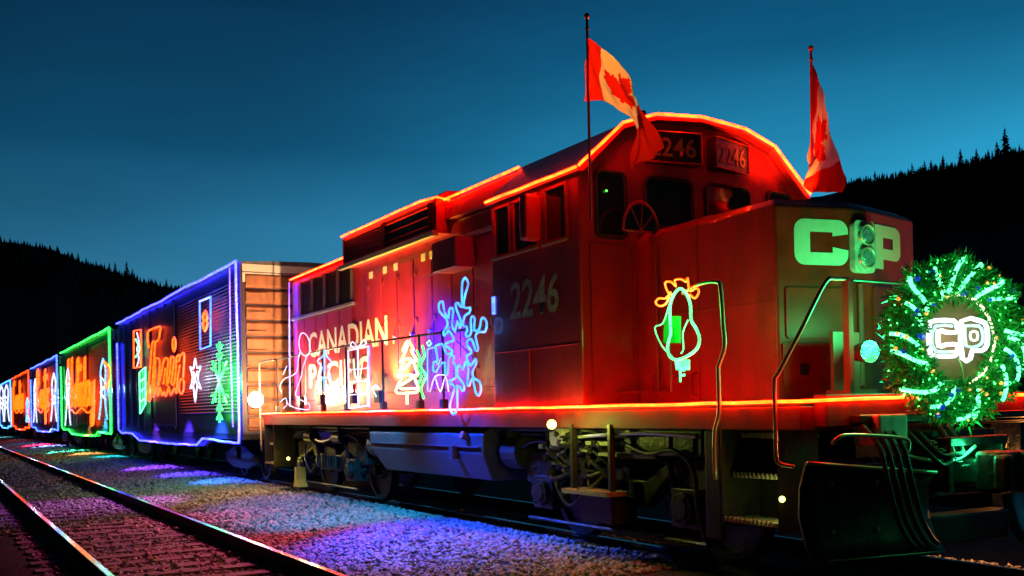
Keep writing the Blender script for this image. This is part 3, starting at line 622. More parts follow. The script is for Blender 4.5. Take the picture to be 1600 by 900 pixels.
# trucks
def wheel(parent,x,y,s,r=.50):
    b=MB(); prof=[(.0,.12),(.0,r),(.03*s,r+.025),(.035*s,r),(.14*s,r-.005),(.14*s,r-.07),(.09*s,r-.09),(.08*s,.16),(.15*s,.13),(.15*s,.0001)]
    N=28; vs=[];fs=[]
    for k in range(N):
        a=2*math.pi*k/N
        for q,rr in prof: vs.append((x+rr*math.cos(a),y-q,r+rr*math.sin(a)))
    m=len(prof)
    for k in range(N):
        for j in range(m-1): fs.append((k*m+j,((k+1)%N)*m+j,((k+1)%N)*m+j+1,k*m+j+1))
    b.add(vs,fs); return b.build('wheel',GREASE,parent)
def truck(xc,parent,span=1.22):
    b=MB(); out=5.98
    for y0,s in ((5.98,1),(8.20,-1)):
        ya,yb=(y0,y0+.16)
        fr=[(-span-.48,.62),(-span-.48,.92),(-span-.2,.98),(-span+.25,.98),(-.55,.74),(.55,.74),(span-.25,.98),(span+.2,.98),(span+.48,.92),(span+.48,.62),(span+.3,.58),(span-.3,.82),(.5,.46),(-.5,.46),(-span+.3,.82),(-span-.3,.58)]
        b.prism(fr,lambda x,z:(xc+x,ya,z),lambda x,z:(xc+x,yb,z))
    b.box(xc-.3,xc+.3,5.98,8.36,.62,.86); b.box(xc-span-.48,xc-span-.38,6.0,8.3,.7,.86); b.box(xc+span+.38,xc+span+.48,6.0,8.3,.7,.86)
    t=b.build('truck',GREASE,parent,bevel=.02)
    for dx in (-span,span):
        for y,s in ((6.55,1),(7.95,-1)): wheel(t,xc+dx,y,s)
        a=MB(); a.cyl((xc+dx,6.3,.5),(xc+dx,8.2,.5),.09,12); a.build('axle',GREASE,t)
        j=MB(); j.box(xc+dx-.2,xc+dx+.2,5.90,6.14,.34,.70); j.cyl((xc+dx,5.90,.52),(xc+dx,5.84,.52),.15,18); j.cyl((xc+dx,5.84,.52),(xc+dx,5.82,.52),.10,18)
        for q in range(6): an=q*math.pi/3; j.cyl((xc+dx+.12*math.cos(an),5.84,.52+.12*math.sin(an)),(xc+dx+.12*math.cos(an),5.825,.52+.12*math.sin(an)),.018,6)
        j.build('journal_box',GREASE,t,bevel=.012)
        for q in (-1,1):
            h=MB(); xx=xc+dx+q*.30
            pts=[Vector((xx+.055*math.cos(w),6.02+.055*math.sin(w),.40+.022*w)) for w in np.arange(0,20,.6)]
            h.tube(pts,.014,5); h.build('coil_spring',GREASE,t)
    for k in range(4): g=MB(); g.tube([(xc-.42+.84*k/3,5.93,.50+.0),(xc-.42+.84*k/3,5.93,.72)],.05,10); g.build('bolster_spring',GREASE,t)
    for dx in (-.72,.72):
        c=MB(); c.tube([(xc+dx-.18,5.90,1.04),(xc+dx+.18,5.90,1.04)],.10,14); c.tube([(xc+dx+.18,5.90,1.04),(xc+dx+.30,5.90,.9),(xc+dx+.30,5.95,.6)],.025,6); c.build('brake_cylinder',GREASE,t)
    p=MB(); p.tube(smoothline([(xc-span-.4,5.88,1.02),(xc-span,5.88,1.1),(xc-.5,5.88,1.0),(xc,5.86,.96),(xc+.5,5.88,1.02),(xc+span,5.88,1.1),(xc+span+.4,5.88,1.0)],4),.022,6)
    p.tube(smoothline([(xc-.95,5.86,.9),(xc-.8,5.82,.6),(xc-.6,5.84,.42),(xc-.35,5.84,.55)],4),.018,6)
    p.tube([(xc-span-.3,5.9,.22),(xc+span+.3,5.9,.22)],.022,6); p.build('brake_rigging',GREASE,t)
    return t
truck(-8.25,loco); truck(-16.6,loco)
# sanding steps / side ladder beside the front truck, as in the photo
b=MB(); b.box(-8.5,-7.72,5.52,5.80,.60,.63); 
for k in range(8): b.box(-8.5+.1*k,-8.44+.1*k,5.52,5.80,.632,.645)
lad=P(b,'mounting_step',STEEL)
b=MB(); b.box(-8.45,-8.41,5.60,5.66,.63,1.29); b.box(-7.80,-7.76,5.60,5.66,.33,1.29); b.box(-8.3,-7.75,5.62,5.9,.33,.58); b.build('step_hanger',BLACK,lad)
b=MB(); b.box(-7.75,-6.62,5.76,6.2,1.0,1.249); sb=P(b,'sand_box',BLACK,bevel=.02)
b=MB(); b.box(-7.55,-7.05,5.745,5.758,1.04,1.21); b.box(-6.98,-6.72,5.745,5.758,1.04,1.21); b.build('box_cover',GREASE,sb,bevel=.006)
b=MB(); b.tube(smoothline([(-7.7,5.70,1.12),(-7.3,5.69,1.02),(-6.95,5.70,1.06),(-6.7,5.72,.9),(-6.66,5.74,.5),(-6.7,5.9,.2)],4),.022,7); b.build('sand_pipe',GREASE,sb,smooth=True)
b=MB(); b.tube(smoothline([(-8.4,5.68,1.16),(-7.9,5.66,1.19),(-7.3,5.68,1.21),(-6.6,5.68,1.19)],4),.018,7); P(b,'brake_pipe',STEEL)
b=MB(); b.box(-9.3,-8.5,5.75,5.95,1.02,1.07); b.box(-8.35,-7.9,5.72,5.9,1.08,1.12); b.box(-8.1,-7.8,5.7,5.9,.98,1.01); P(b,'pipe_bracket',STEEL)
b=MB(); b.box(-9.0,-8.75,5.70,5.95,1.05,1.29); P(b,'lamp_housing',FADED,bevel=.01)
b=MB()
for i in range(34):
    x=-9.15+random.uniform(0,1.0); z=random.uniform(.72,1.22); b.tube(smoothline([(x,5.75,z),(x+.1,5.7,z+random.uniform(-.1,.1)),(x+.25,5.78,z+random.uniform(-.15,.1))],3),random.uniform(.012,.03),6)
    if i%2: b.cyl((x,5.78,z),(x,5.70,z),random.uniform(.03,.06),10)
P(b,'valve_cluster',GREASE)
b=MB(); b.box(-6.46,-6.26,5.64,5.70,.33,1.249); P(b,'step_side_plate',BLACK,bevel=.015)
# stand under the rear, yellow lamplight put into its colour
b=MB(); b.prism([(0,0),(.30,0),(.20,.14),(.18,.36),(.11,.36),(.09,.14)],lambda x,z:(-17.85+x,5.72,z+.12),lambda x,z:(-17.85+x,5.9,z+.12)); P(b,'jack_pad',mat('lamplit_yellow',(.6,.5,.04),.5))
# working lamps that belong to the locomotive
def worklamp(name,loc,r,m,col,power,aim=None,spot=None,lr=.05):
    o=MB(); o.ball(loc,r,12,8); q=P(o,name,m,smooth=True); v=Vector(loc)
    return q
q=worklamp('rear_floodlight',(-19.05,5.40,1.74),.15,E_WARM,None,0); lamp('rear_flood_light',(-19.1,5.05,1.80),(1,.62,.28),110,q,.16)
q=worklamp('ground_lamp',PY(866,663,5.52),.05,E_YEL,None,0); lamp('ground_lamp_light',PY(866,666,5.30),(.8,1,.12),16,q,.05)
q=worklamp('step_lamp',PY(1226,780,5.58),.024,E_YEL,None,0); lamp('step_lamp_light',PY(1222,778,5.66),(.8,1,.2),2.4,q,.03)
q=worklamp('rear_step_lamp',(-18.2,5.75,.62),.03,E_YEL,None,0); lamp('rear_step_light',(-18.2,5.6,.62),(1,.8,.1),3,q,.03)
q=worklamp('far_step_lamp',(-5.9,8.95,1.2),.03,E_YEL,None,0); lamp('far_step_light',(-5.6,9.2,.9),(1,.35,.08),150,q,.05)
# walkway floods washing the hood doors
for x,w,colr in ((-17.7,170,(1,.62,.28)),(-16.6,70,(1,.62,.28)),(-15.1,150,(1,.60,.12)),(-14.0,900,(1,.66,.05))):
    b=MB(); b.box(x-.10,x+.10,5.80,5.90,1.60,1.78); h=P(b,'walkway_floodlight',BLACK,bevel=.01)
    f=MB(); f.box(x-.085,x+.085,5.905,5.915,1.62,1.76); f.build('lamp_glass',E_WARM if x<-15.5 else E_ORNG,h)
    if x<-17:
        lamp('walkway_flood',(x,5.97,1.85),colr,w,h,.03)
        lamp('walkway_flood',(x,5.97,1.95),(1,.50,.20),1000,h,.03,spot=75,aim=(-20.8,6.0,3.0),blend=.7)
    else: lamp('walkway_flood',(x,5.86,1.88),colr,w,h,.06,spot=125,aim=(x+.05,6.22,2.6),blend=.8)
# far end of far-side handrails seen right of the wreath
hr_tube('far_handrail',[(-5.1,8.35,1.60),(-5.15,8.2,1.42),(-5.15,8.2,1.2)],.018,DRED)
# ------------------------------------------------------------------ rope lights on the locomotive
def rope(name_label,pts,r,m,group='rope lights on the locomotive',cat='rope light',wob=.004,seg=.35,name='rope_light',kmod=True):
    out=[]; P_=[Vector(p) for p in pts]
    for a,c in zip(P_[:-1],P_[1:]):
        n=max(1,int((c-a).length/seg))
        for i in range(n):
            q=a.lerp(c,i/n); out.append(q+Vector((0,0,random.uniform(-wob,wob))))
    out.append(P_[-1]); b=MB(); b.tube(out,r,6); return tag(b.build(name,m,smooth=True),name_label,cat,group)
rope('long red rope light running along the locomotive walkway edge and across its front platform',[(-19.28,5.585,1.470),(-12,5.585,1.466),(-6,5.585,1.470),(-5.3,5.59,1.47),(-5.2,5.75,1.475),(-5.19,7.0,1.49),(-5.19,8.5,1.49)],.0145,E_RED)
rope('red rope light arching over the front edge of the cab roof',[(-9.98,5.52,3.83),(-8.12,5.52,3.83)],.015,E_RED)
rope('red rope light following the arch of the cab front above the number boards',[(-8.10,5.54,3.84),(-8.10,5.57,3.87),(-8.10,6.10,4.335),(-8.10,6.54,4.475),(-8.10,YC,4.525),(-8.10,7.76,4.475),(-8.10,8.20,4.335),(-8.10,8.74,3.85)],.015,E_RED)
rope('red rope light on the roof edge just behind the cab',[(-12.15,6.08,4.33),(-10.15,6.08,4.33)],.015,E_RED)
rope('red rope light along the top of the raised radiator housing',[(-15.7,5.94,4.38),(-12.6,5.94,4.38),(-12.18,6.0,4.36),(-12.16,6.2,4.33)],.015,E_RED)
rope('red rope light on the rear roof edge of the long hood',[(-19.15,6.16,4.10),(-15.8,6.16,4.12)],.016,E_RED)
rope('thin violet rope light hanging down the rear corner of the hood',[(-19.18,6.15,4.05),(-19.2,6.14,3.0),(-19.2,6.12,1.6)],.010,E_VIOL)
# snowflake on the handrail
def star_outline(c,w,h,Y,arms=6,seed=1):
    pts=[]; rd=random.Random(seed)
    prof=[(.16,-22),(.34,-10),(.44,-28),(.62,-26),(.60,-13),(.66,-7),(.97,-5),(1.04,0),(.97,5),(.66,7),(.60,13),(.62,26),(.44,28),(.34,10),(.16,22)]
    for k in range(arms):
        a0=90+360*k/arms
        for r_,da in prof: 
            a=R(a0+da); pts.append(Vector((c.x+w*r_*math.cos(a),Y,c.z+h*r_*math.sin(a))))
    return pts
c=PY(722,540,5.5); 
sf=empty('snowflake_light',(c.x,5.5,c.z-.8),'large blue snowflake outline light with lobed arms on the handrail behind the cab','light decoration')
SN=[(237,55),(257,90),(240,150),(228,235),(268,238),(262,270),(235,288),(224,345),(246,352),(250,378),(240,402),(255,415),(275,388),(272,310),(285,290),(297,310),(292,375),(325,368),(335,312),(350,300),(370,330),(360,385),(325,385),(300,410),(318,488),(302,500),(285,445),(270,430),(252,440),(250,470),(275,498),(270,520),(248,530),(255,570),(275,590),(300,550),(305,580),(282,630),(292,670),(325,690),(335,740),(320,775),(300,750),(283,665),(262,715),(250,700),(258,620),(240,570),(226,618),(205,590),(190,602),(195,660),(225,700),(232,735),(220,745),(190,712),(190,850),(165,890),(145,850),(152,800),(175,722),(145,702),(145,685),(180,665),(182,605),(165,570),(170,535),(150,530),(135,562),(130,640),(115,640),(112,572),(80,592),(60,630),(42,620),(45,572),(70,558),(55,490),(60,470),(95,460),(108,482),(124,520),(150,517),(160,500),(122,472),(120,455),(165,440),(165,420),(135,378),(112,410),(105,385),(130,345),(120,302),(80,260),(78,212),(100,200),(110,260),(135,300),(140,250),(155,240),(165,260),(157,340),(175,385),(190,320),(205,362),(212,320),(185,250),(180,215),(195,210),(217,236),(218,150),(220,85)]
b=MB(); b.tube(smoothline([PY(670+x/3.915,420+y/3.915,5.5) for x,y in SN],2,True),.0145,6,closed=True); b.build('led_outline',E_SNOW,sf,smooth=True)
b=MB(); b.tube([PY(722,478,5.53),PY(724,560,5.53)],.006,5); b.tube([PY(704,520,5.53),PY(745,560,5.53)],.006,5); b.build('wire_frame',BLACK,sf)
lamp('snowflake_glow',(-11.85,5.70,c.z-.0),(.003,.014,1),3800,sf,.08,spot=118,aim=(-12.15,6.2,c.z-.02),blend=.9)
SFE=sf
def pool(parent,px,py,src,col,power,cone=46):
    """an added spot that colours the ballast, parented to a decoration"""
    q=ray(px,py); t=(-.06-CAMH)/q.z; aim=Vector((q.x*t,q.y*t,-.06)); src=Vector(src) if src else Vector((aim.x,4.55,1.75)); aim.y-=(.35 if src.y==4.55 else 0)
    return lamp('ground_wash',src,col,power,parent,.06,spot=cone,aim=aim,blend=.7)  # added source hangs clear of the decoration, with no lamp body
def deco(name,label,Y,strokes,mats,loc=None,group=None,lampcol=None,power=0,cat='light decoration',r=.009,ly=.12):
    allp=[p for st in strokes for p in st[0]]; P_=[PY(x,y,Y) for x,y in allp]
    cx=sum(p.x for p in P_)/len(P_); z0=min(p.z for p in P_); zm=sum(p.z for p in P_)/len(P_)
    e=empty(name,(cx,Y,z0),label,cat,group)
    for st in strokes:
        pts=[PY(x,y,Y) for x,y in st[0]]; closed=st[2] if len(st)>2 else False; rr=st[3] if len(st)>3 else r
        b=MB(); sm=smoothline(pts,3,closed) if len(pts)>2 and not (closed and len(pts)<=4) else pts; b.tube(sm,rr,6,closed=closed); b.build(st[4] if len(st)>4 else 'led_tube',st[1],e,smooth=True)
    if power: lamp(name+'_glow',(cx,Y-ly,zm),lampcol,power,e,.12)
    return e
pool(sf,570,800,(-13.0,4.7,2.4),(.02,.42,1),700,88)
pool(sf,690,838,(-11.4,4.7,2.3),(.008,.07,1),1700,92)
pool(sf,760,862,(-10.6,4.7,2.3),(.7,.7,1),90,84)
deco('skater_light','white outline figure of an ice skater at the rear end of the walkway',5.5,[
 ([(477,520),(483,524),(488,536),(487,552),(480,556),(473,548),(471,535),(473,524)],E_WHITE,True),
 ([(473,550),(470,562),(468,580),(458,588),(448,592),(441,604),(444,615)],E_WHITE),
 ([(484,554),(478,572),(474,590),(469,604),(466,618),(476,626),(486,630),(486,640),(464,637),(452,630)],E_WHITE),
 ([(452,572),(446,585)],E_WHITE),([(442,628),(450,622),(452,632),(447,638)],E_ICE)],None,lampcol=(.8,.8,1),power=0)
deco('star_light','pale blue slim star figure standing against the word PACIFIC',5.52,[
 ([(511,546),(514,556),(522,566),(516,572),(521,592),(513,590),(511,612),(509,590),(501,594),(507,574),(500,564),(509,556)],E_ICE,True,.014),([(511,550),(511,605)],E_ICE,False,.012)],None)
deco('window_light','white light frame shaped like a paned window with a bow on top',5.52,[
 ([(548,548),(579,541),(579,634),(549,638)],E_WHITE,True,.014),([(550,578),(579,575)],E_WHITE),([(550,597),(579,595)],E_WHITE),([(550,617),(579,615)],E_WHITE),([(563,545),(564,636)],E_WHITE,False,.014),
 ([(563,543),(555,534),(552,540),(563,543),(572,531),(576,537),(563,543)],E_WHITE),([(556,562),(560,590),(566,592),(571,560)],E_TREEW),([(581,540),(581,636)],E_BLUE2)],None)
tree=[([(664,540),(667,556),(661,572),(669,588),(662,606),(666,622)],E_GREEN,False,.014),([(641,533),(633,548),(638,548),(629,566),(635,566),(624,588),(632,590),(622,612),(641,614),(658,610),(651,588),(657,586),(650,565),(655,563),(646,547),(650,546)],E_TREEW,True,.02),([(641,540),(634,560),(648,562),(630,585),(652,587),(626,606),(655,607)],E_TREEW,False,.02),([(640,614),(640,632)],E_TREEW,False,.02),([(655,548),(660,560),(656,575),(662,588),(656,604)],E_GREEN,False,.012)]
deco('tree_light','blazing white and yellow christmas tree light with green edge in mid walkway',5.52,tree,None,lampcol=(1,.8,.3),power=7)
deco('barrow_light','small mint and blue outline figure left of the big snowflake',5.55,[([(671,536),(675,532),(678,537),(674,541)],E_MINT,True),([(672,545),(672,612)],E_BLUE2),([(672,546),(686,544),(687,570),(693,560)],E_BLUE2),([(676,612),(684,588),(700,586)],E_WHITE),([(684,590),(692,612),(700,588),(705,612)],E_WHITE)],None)
deco('step_stool_light','tiny white trestle of lights under the walkway rail near the tree light',5.6,[([(586,608),(591,603),(596,608)],E_WHITE,False,.02),([(588,612),(592,620)],E_WHITE)],None)
# green bulb decoration with orange bow beside the cab door
e=deco('bulb_light','green christmas bulb outline light with an orange bow hanging beside the cab door',5.5,[
 ([(1064,452),(1056,462),(1051,478),(1051,500),(1052,520),(1050,528),(1047,542),(1050,556),(1060,562),(1075,558),(1092,546),(1097,530),(1092,514),(1084,500),(1083,478),(1078,462),(1070,452)],E_BGRN,True,.013),
 ([(1053,460),(1047,455),(1043,442),(1052,440),(1060,447),(1058,438),(1068,436),(1076,440),(1078,434),(1080,447),(1083,455),(1092,450),(1096,456),(1090,466),(1082,460)],E_ORNG,False,.009,'bow'),
 ([(1050,462),(1044,475),(1034,478),(1028,472),(1034,466),(1044,466),(1052,456)],E_ORNG,False,.009,'bow'),
 ([(1079,500),(1071,520),(1072,545),(1068,552)],E_BGRN,False,.006),([(1050,475),(1040,505),(1027,512),(1038,540),(1055,558)],E_BGRN,False,.006)],None,lampcol=(.05,1,.12),power=9)
pl_=[(1042,494),(1066,494),(1066,536),(1040,536)]
b=MB(); q=[PY(x,y,5.56) for x,y in pl_]; b.prism([(p.x,p.z) for p in q],lambda x,z:(x,5.56,z),lambda x,z:(x,5.575,z)); b.build('backing_board',mat('green_board',(.02,.5,.04),.5),e)
b=MB(); q=[PY(x,y,5.56) for x,y in [(1058,562),(1080,562),(1080,578),(1060,578)]]; b.prism([(p.x,p.z) for p in q],lambda x,z:(x,5.56,z),lambda x,z:(x,5.575,z)); b.build('bulb_cap',E_BGRN,e)
p=PY(1066,597,5.55); text_part('letter_f','F',E_BGRN,e,(p.x,5.55,p.z),(1,0,0),(0,0,1),.08,.11,.004,.02)
# ------------------------------------------------------------------ flags
LEAFP=[(0,-.46),(.02,-.25),(.22,-.28),(.19,-.18),(.42,.02),(.36,.05),(.40,.20),(.26,.17),(.23,.23),(.11,.10),(.17,.38),(.09,.33),(0,.5)]
LEAFP=LEAFP+[(-x,y) for x,y in LEAFP[::-1][1:-1]]
def inside(x,y,poly):
    r=False; n=len(poly)
    for i in range(n):
        x1,y1=poly[i];x2,y2=poly[(i+1)%n]
        if (y1>y)!=(y2>y) and x<(x2-x1)*(y-y1)/(y2-y1)+x1: r=not r
    return r
def cloth(name,col):
    m=bpy.data.materials.new(name); m.use_nodes=True; n=m.node_tree.nodes; l=m.node_tree.links; n.clear()
    o=n.new('ShaderNodeOutputMaterial'); d=n.new('ShaderNodeBsdfDiffuse'); t=n.new('ShaderNodeBsdfTranslucent'); x=n.new('ShaderNodeMixShader'); x.inputs[0].default_value=.5
    d.inputs[0].default_value=(*col,1); t.inputs[0].default_value=(*col,1); l.new(d.outputs[0],x.inputs[1]); l.new(t.outputs[0],x.inputs[2]); l.new(x.outputs[0],o.inputs[0]); return m
FR=cloth('flag_red',(.7,.02,.01)); FW=cloth('flag_white',(.85,.82,.78))
def flag(label,pole_a,pole_b,top,bot,plane,ripple,seed):
    """pole_a/b 3-D; top and bottom edges of the cloth as 3-D polylines"""
    e=empty('flag',pole_b,label,'flag','flags on the locomotive')
    b=MB(); b.tube([pole_b,pole_a],.014,8); b.ball(Vector(pole_a),.03); b.ball(Vector(pole_a)-Vector((0,0,.12)),.022); b.build('flag_pole',RED,e)
    T=smoothline(top,12);B=smoothline(bot,12); n=72;mm=36
    def samp(L,t): i=t*(len(L)-1); k=min(int(i),len(L)-2); return L[k].lerp(L[k+1],i-k)
    b=MB(); nrm=Vector(plane)
    for i in range(n+1):
        for j in range(mm+1):
            u,v=i/n,j/mm; p=samp(B,u).lerp(samp(T,u),v)
            p=p+nrm*(ripple*u**.6*(math.sin(u*11+v*3.0+seed)+.5*math.sin(u*5-v*6+seed))+ .022*math.sin(v*15+u*12+1)*u+.010*math.sin(u*34+v*9))
            b.v.append(tuple(p))
    for i in range(n):
        for j in range(mm):
            u,v=(i+.5)/n,(j+.5)/mm
            red=u<.25 or u>.75 or inside((u-.5)*2.0,(v-.5)*1.15,LEAFP)
            b.f.append((i*(mm+1)+j,(i+1)*(mm+1)+j,(i+1)*(mm+1)+j+1,i*(mm+1)+j+1)); b.m.append(0 if red else 1)
    b.build('flag_cloth',[FR,FW],e,smooth=True)
    return e
f=lambda *a:[PX(x,y,-8.0) for x,y in a]
g=lambda Y,*a:[PY(x,y,Y) for x,y in a]
pa=PY(921,25,5.5); pb=PY(927,345,5.5)
e=flag('red and white maple leaf flag billowing down over the left side of the cab front',pa,pb,g(5.5,(921,57),(945,75),(983,118),(1010,165),(1038,226)),g(5.5,(917,158),(945,157),(972,172),(996,202),(997,268)),(0,1,0),.05,0)
fl=MB(); fl.cyl((-8.42,6.62,4.50),(-8.38,6.55,4.56),.04,12,.05); q=fl.build('added_flag_lamp',BLACK,e)  # lamp and small housing added to light the flag from behind
lamp('flag_fill',(-8.36,6.5,4.62),(1,.30,.02),170,q,.04,spot=110,aim=(-7.8,5.5,4.75),blend=.6)
pa=PY(1271,75,8.15); pb=PY(1273,300,8.15); 
flag('red and white flag hanging in tall folds on the far side of the nose',pa,pb,g(8.15,(1272,92),(1284,130),(1300,180),(1315,250),(1320,300)),g(8.15,(1272,215),(1269,240),(1266,262),(1265,282),(1266,300)),(0,1,0),.04,2)
lamp('flag_fill',(-7.5,7.9,3.5),(1,.12,.015),160,bpy.data.objects['nose_bell'],.05,spot=80,aim=(-7.95,8.15,4.7),blend=.6)  # bodiless lamp added to redden the far flag
# ------------------------------------------------------------------ wreath
WC=Vector((-5.02,6.98,1.93)); wr=empty('wreath',(WC.x,WC.y,WC.z-.75),'green tinsel wreath with white light wraps and a glowing sign on the locomotive front','wreath')
wang=R(-14); wn=Vector((math.cos(wang),math.sin(wang),0)); wu=Vector((-math.sin(wang),math.cos(wang),0)); wz=Vector((0,0,1))
RM,rm=.495,.14
def wp(a,ph=0,r=0): return WC+(wu*math.cos(a)+wz*math.sin(a))*(RM+r*math.cos(ph))+wn*(r*math.sin(ph))
b=MB()
for i in range(9000):
    a=rng.uniform(0,2*math.pi); ph=rng.uniform(-.6,math.pi+.6); rr=rm*(1+.20*math.sin(9*a+1+.8*math.sin(3*a))*.6+.16*math.sin(17*a+2))*rng.uniform(.55,1.2)
    p=wp(a,ph,rr); d=(p-wp(a)).normalized(); side=Vector(rng.normal(0,1,3)).normalized(); d=(d*.8+side*.7).normalized(); w=d.cross(side)
    if w.length<1e-3: continue
    w=w.normalized()*.011; L=rng.uniform(.03,.085)*rng.uniform(.7,1.15); b.add([p-w,p+w,p+d*L],[(0,1,2)])
b.build('tinsel_garland',LEAF,wr)
b=MB(); b.tube([wp(a) for a in np.linspace(0,2*math.pi,48,endpoint=False)],rm*.6,10,closed=True); b.build('wreath_core',mat('dark_garland',(.01,.10,.02),.8),wr,smooth=True)
b=MB(); N=40; ring=[WC-wn*.03+(wu*math.cos(a)+wz*math.sin(a))*(RM-.06) for a in np.linspace(0,2*math.pi,N,endpoint=False)]; b.add(ring,[tuple(range(N))]); b.add([p-wn*.015 for p in ring],[tuple(range(N))[::-1]]); b.build('backing_board',BROWN,wr)
for k in range(17):
    a=2*math.pi*k/17+rng.uniform(-.13,.13); tw=rng.uniform(.28,.62); t0=rng.uniform(.05,.3); t1=rng.uniform(.7,.98); b=MB()
    pts=[wp(a+tw*t+.05*math.sin(t*7+k),-.1+(math.pi*.95)*t,rm*(1.04+.06*math.sin(k*2+t*4))) for t in np.linspace(t0,t1,9)]
    b.tube(pts,.016,6); b.build('candy_led_wrap',E_MINT,wr,smooth=True)
for k in range(20):
    a=rng.uniform(0,6.28); ph=rng.uniform(.3,2.6); b=MB(); b.ball(wp(a,ph,rm*1.08),rng.uniform(.015,.026),10,7); b.build('blue_bauble',BLUEB,wr,smooth=True)
for k in range(34):
    a=rng.uniform(0,6.28); ph=rng.uniform(.2,2.8); b=MB(); b.ball(wp(a,ph,rm*1.1),rng.uniform(.008,.016),8,5); b.build('amber_mini_light',GOLDB,wr,smooth=True)
b=MB()
for k in range(230):
    a=rng.uniform(0,6.28); b.ball(wp(a,rng.uniform(-.3,3.4),rm*rng.uniform(.8,1.05)),.0055,5,4)
tag(b.build('green_mini_lights',emat('green_mini_led',(.03,1,.10),26),wr),kind='stuff')
# inner gold string
b=MB(); b.tube([wp(a,math.pi,rm*1.0)+wn*.03+Vector(rng.normal(0,.004,3)) for a in np.linspace(-1.3,2.0,26)],.010,6); b.build('inner_light_string',emat('gold_white_led',(1,.85,.55),2.4),wr,smooth=True)
# CP sign
def sg(poly,name,m=E_SIGN,r=.019,closed=True):
    b=MB(); sm=[WC+wu*x*.95+wz*z*.98+wn*.05 for x,z in poly]; b.tube(smoothline(sm,2,closed),r,6,closed=closed); b.build(name,m,wr,smooth=True)
Co=[(-.02,.11),(-.05,.15),(-.24,.15),(-.29,.11),(-.29,-.09),(-.24,-.13),(-.05,-.13),(-.02,-.09),(-.02,-.04),(-.13,-.04),(-.20,-.05),(-.20,.07),(-.13,.06),(-.02,.06)]
Po=[(.03,.15),(.22,.15),(.28,.10),(.28,-.04),(.22,-.09),(.13,-.09),(.11,-.15),(.03,-.15)]
sg(Co,'sign_letter_c'); sg(Po,'sign_letter_p'); sg([(.12,.06),(.18,.06),(.18,0),(.12,0)],'sign_letter_p',r=.010)
inner=[(x*.86-.02,z*.72) for x,z in [(-.05,.15),(-.24,.15),(-.29,.0),(-.24,-.13),(-.05,-.13)]]
sg(inner,'sign_letter_c',emat('sign_teal_led',(.25,.9,.85),2),.012,False)
sg([(.06,.11),(.20,.11),(.235,.06),(.235,-.01),(.19,-.05),(.07,-.05),(.06,.11)],'sign_letter_p',emat('sign_teal_led2',(.25,.9,.85),2),.012,False)
b=MB(); b.tube(smoothline([WC+wz*-.15+wn*.04,WC+wz*-.25+wn*.05+wu*.03,WC+wz*-.42+wn*.04+wu*.04],4),.006,5); b.build('sign_cable',STEEL,wr)
lamp('wreath_glow',WC+wn*.35+wz*.0,(.05,1,.22),12,wr,.3)
lamp('wreath_back_glow',WC-wn*.28+wz*.15-wu*.25,(.008,1,.24),105,wr,.15)
lamp('wreath_down_glow',WC-wz*.85+wn*.12,(.03,1,.3),14,wr,.1)
lamp('sign_glow',WC+wn*.16,(1,.30,.2),2.5,wr,.15)
